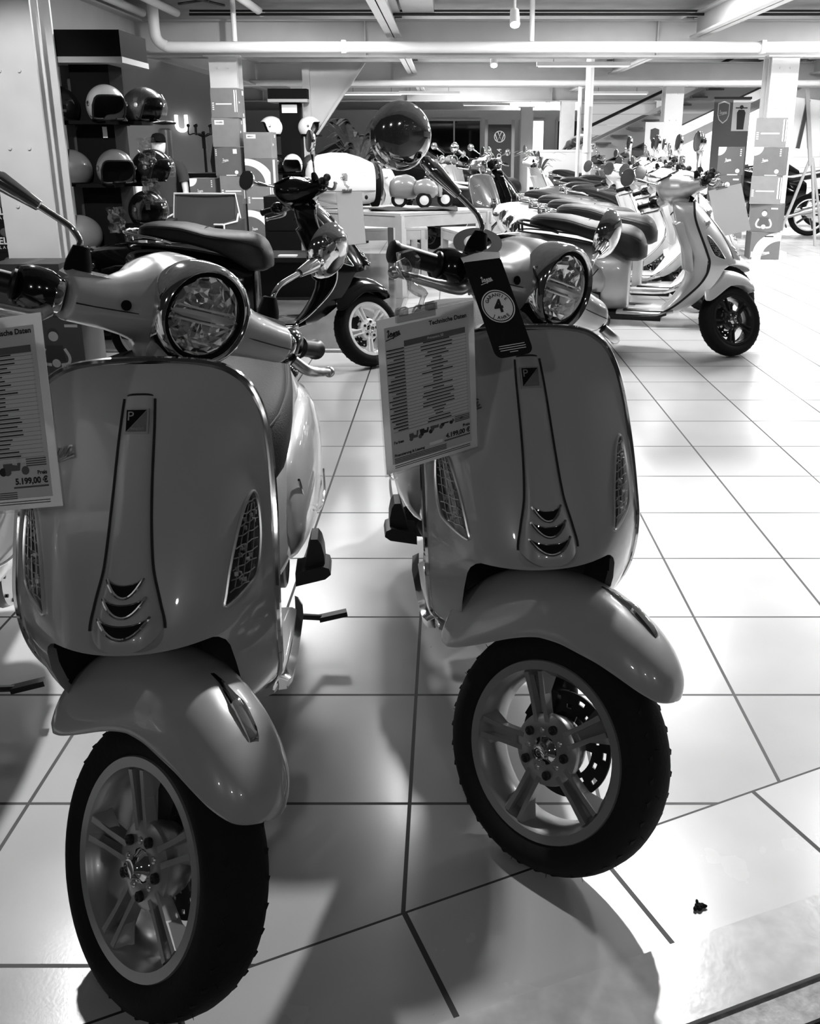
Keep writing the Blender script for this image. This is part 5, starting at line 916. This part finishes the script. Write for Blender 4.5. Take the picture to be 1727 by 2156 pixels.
p = MB(); p.prism([(-.05, -.18), (.05, -.18), (.062, .02), (.04, .06), (-.04, .06), (-.062, .02)], (.135, -.0055, 1.74), X1, Z1, .001).box((.135, -.006, 1.825), (.17, .001, .016)).lathe([(0, .028), (.001, .028), (.0012, 0)], (.135, -.0055, 1.835), (0, -1, 0), 16).prism([(-.05, -.21), (.05, -.21), (.05, -.15), (-.05, -.15)], (.135, -.007, 1.74), X1, Z1, .001); p.build('scooter_print', 'ink', t, smooth=False)
t = thing('small_banner', 'narrow banner with emblem left of the tall roll-up banner', 'banner', (3.62, 17.0, 0)); MB().box((0, 0, 1.0), (.34, .006, 1.4)).build('cloth', 'bannerlight', t, smooth=False); MB().prism([(x * .9, z * .9) for x, z in shd], (0, -.004, 1.45), X1, Z1, .001).build('emblem', 'dark', t, smooth=False); MB().box((0, 0, .15), (.3, .1, .3)).build('base', 'plastic', t, smooth=False)
t = thing('car_banner', 'dark banner with round car-maker emblem at the far end', 'banner', (1.37, 26, 0)); MB().box((0, 0, .95), (.62, .01, 1.78)).build('cloth', 'banner', t, smooth=False); MB().box((0, 0, .03), (.62, .2, .06)).build('base', 'alu', t, smooth=False)
e = MB().lathe([(0, .15), (.004, .15), (.004, .132), (0, .132)], (0, -.006, 1.53), (0, -1, 0), 40)
for P in ([(-.05, .12), (0, .01), (.05, .12)], [(-.118, .06), (-.055, -.115), (0, .0), (.055, -.115), (.118, .06)]): e.ribbon([(x, -.006, 1.53 + z) for x, z in P], (0, -1, 0), .022, .004)
e.text('ID.4', .17, (.05, -.008, .93), (0, 0, 1), (-1, 0, 0), font_bold=.01); e.build('emblem', 'whiteprint', t, smooth=False)
for s_ in (-1, 1): MB().box((s_ * .36, 0, .98), (.08, .05, 1.96)).build('frame_post', 'wallgrey', t, smooth=False)
# easel
t = thing('easel', 'tall easel holding a pale board at the right edge', 'easel', (4.83, 13.0, 0)); MB().box((.02, -.02, 1.58), (.74, .03, .62), Matrix.Rotation(.12, 3, 'Y')).build('board', 'steel', t, smooth=False); MB().box((-.10, -.045, 1.58), (.05, .03, .62), Matrix.Rotation(.12, 3, 'Y')).build('board_strip', 'dark', t, smooth=False)
MB().bar((.06, -.06, 1.05), (-.10, -.06, 2.02), .05, .03, (0, 1, 0)).build('mast', 'wallgrey', t, smooth=False)
for a, b in (((.07, -.05, 1.15), (.17, -.25, 0)), ((.05, -.05, 1.15), (-.28, .0, 0)), ((.08, -.04, 1.15), (.45, .2, 0))): MB().bar(a, b, .03, .03, (0, 1, 0)).build('leg', 'wallgrey', t, smooth=False)
# motorcycles at the right edge
def motorbike(loc, rz, label):
    t = thing('motorcycle', label, 'motorcycle', loc, rz)
    for y in (-.7, .72):
        w1 = MB().lathe([(-.05, .24), (-.06, .28), (-.03, .31), (.03, .31), (.06, .28), (.05, .24)], (0, y, .31), (1, 0, 0), 40, closed=True).build('tyre', 'rubber', t); MB().lathe([(-.03, .245), (-.035, .22), (.035, .22), (.03, .245)], (0, y, .31), (1, 0, 0), 40, closed=True).lathe([(-.05, .0), (-.05, .05), (.05, .05), (.05, 0)], (0, y, .31), (1, 0, 0), 16).build('rim', 'rimwhite', w1)
        b = MB()
        for k in range(5): a = 2 * PI * k / 5; b.bar((0, y, .31), (0, y + .23 * math.cos(a), .31 + .23 * math.sin(a)), .03, .02, (1, 0, 0))
        b.build('spokes', 'rimblack', w1, smooth=False)
    S = lambda L: [[(w_ * math.copysign(abs(math.cos(a)) ** .8, math.cos(a)), y, zc + h_ * math.sin(a)) for a in [2 * PI * k / 24 for k in range(24)]] for y, w_, zc, h_ in L]
    MB().loft(S([(-.55, .04, .78, .06), (-.5, .15, .78, .16), (-.3, .19, .74, .24), (0, .18, .66, .26), (.3, .15, .6, .24), (.45, .08, .6, .12)])).build('fairing', 'black', t, 60); MB().loft(S([(-.15, .06, .9, .05), (-.1, .15, .92, .10), (.1, .17, .92, .12), (.3, .10, .86, .06)])).build('fuel_tank', 'black', t, 60)
    MB().loft(S([(.25, .10, .84, .04), (.4, .15, .83, .05), (.8, .13, .90, .05), (1.05, .05, .95, .03)])).build('seat', 'leather', t, 60); MB().loft(S([(-.2, .1, .4, .1), (0, .17, .4, .15), (.3, .16, .38, .14), (.4, .1, .38, .1)])).build('engine', 'plastic', t, 60)
    MB().tube(smooth_path([(.12, -.1, .3), (.16, .3, .28), (.17, .6, .36), (.18, .95, .45)], 5), [.03] * 10 + [.055] * 6, 12).build('exhaust', 'alu', t); MB().tube(smooth_path([(-.36, -.2, 1.02), (-.2, -.32, 1.0), (0, -.38, .98), (.2, -.32, 1.0), (.36, -.2, 1.02)], 4), .014, 8).build('handlebar', 'plastic', t)
    for s_ in (-1, 1): MB().tube([(s_ * .10, -.70, .31), (s_ * .10, -.42, .95)], .025, 8).build('fork_leg', 'alu', t)
    MB().ball((0, -.56, .92), (.09, .07, .09), 16, 10).build('headlamp', 'chrome', t); MB().loft(S([(-.52, .09, .40, .02), (-.75, .07, .63, .02)])).build('front_mudguard', 'black', t); MB().tube([(.1, .1, .22), (.22, .15, .0)], .012, 6).build('side_stand', 'plastic', t)
motorbike((4.75, 14.4, 0), D(-100), 'black motorcycle behind the easel at the right edge'); motorbike((5.5, 15.9, 0), D(-95), 'second black motorcycle at the right edge, farther back')
# cars at the back
def car(loc, rz, label, m):
    t = thing('car', label, 'car', loc, rz)
    def sec(y, W, zb, zt): return [(-W, y, zb), (-W * 1.03, y, (zb + zt) / 2), (-W * .96, y, zt - .04), (-W * .88, y, zt), (W * .88, y, zt), (W * .96, y, zt - .04), (W * 1.03, y, (zb + zt) / 2), (W, y, zb)]
    MB().loft([sec(*q) for q in ((-2.2, .55, .35, .70), (-2.15, .78, .28, .82), (-1.5, .90, .24, .92), (-.8, .92, .24, 1.0), (.8, .92, .24, 1.02), (1.9, .90, .26, 1.02), (2.2, .8, .30, .95), (2.25, .7, .4, .85))]).build('body', m, t, 50)
    MB().loft([sec(*q) for q in ((-.95, .74, .98, 1.02), (-.3, .76, .98, 1.44), (.3, .76, .98, 1.50), (1.3, .74, .98, 1.46), (2.0, .70, .98, 1.08))]).build('cabin_glass', 'carblack', t, 50); MB().loft([sec(*q) for q in ((-.35, .62, 1.44, 1.50), (.3, .65, 1.49, 1.56), (1.45, .62, 1.45, 1.52))]).build('roof', m, t, 50)
    for x in (-.88, .88):
        for y in (-1.4, 1.4): w1 = MB().lathe([(-.11, .22), (-.12, .3), (-.08, .33), (.08, .33), (.12, .3), (.11, .22)], (x, y, .33), (1, 0, 0), 28, closed=True).build('tyre', 'rubber', t); MB().lathe([(-.10, 0), (-.11, .1), (-.10, .22), (.10, .22), (.11, .1), (.10, 0)], (x, y, .33), (1, 0, 0), 20).build('rim', 'alu', w1)
    for s_ in (-1, 1): MB().ball((s_ * .68, -2.12, .72), (.16, .08, .07), 14, 8).build('headlight', 'lens', t); MB().ball((s_ * 1.02, -.55, 1.05), (.10, .07, .07), 12, 8).build('door_mirror', m, t)
car((3.55, 22.6, 0), D(188), 'silver estate car behind the downpipe under the escalator', 'carpaint'); car((-1.25, 24.3, 0), D(84), 'black car behind the large round mirror', 'black')

t = MB(); rn = random.Random(9)
for k in range(14): t.ball((.455 + rn.gauss(0, .007), 1.335 + rn.gauss(0, .006), .004), (rn.uniform(.002, .006), rn.uniform(.002, .005), .004), 8, 6)
tag(t.build('dirt_crumb', 'matt'), 'small black crumb of dirt on the tile near the window sill', 'dirt')
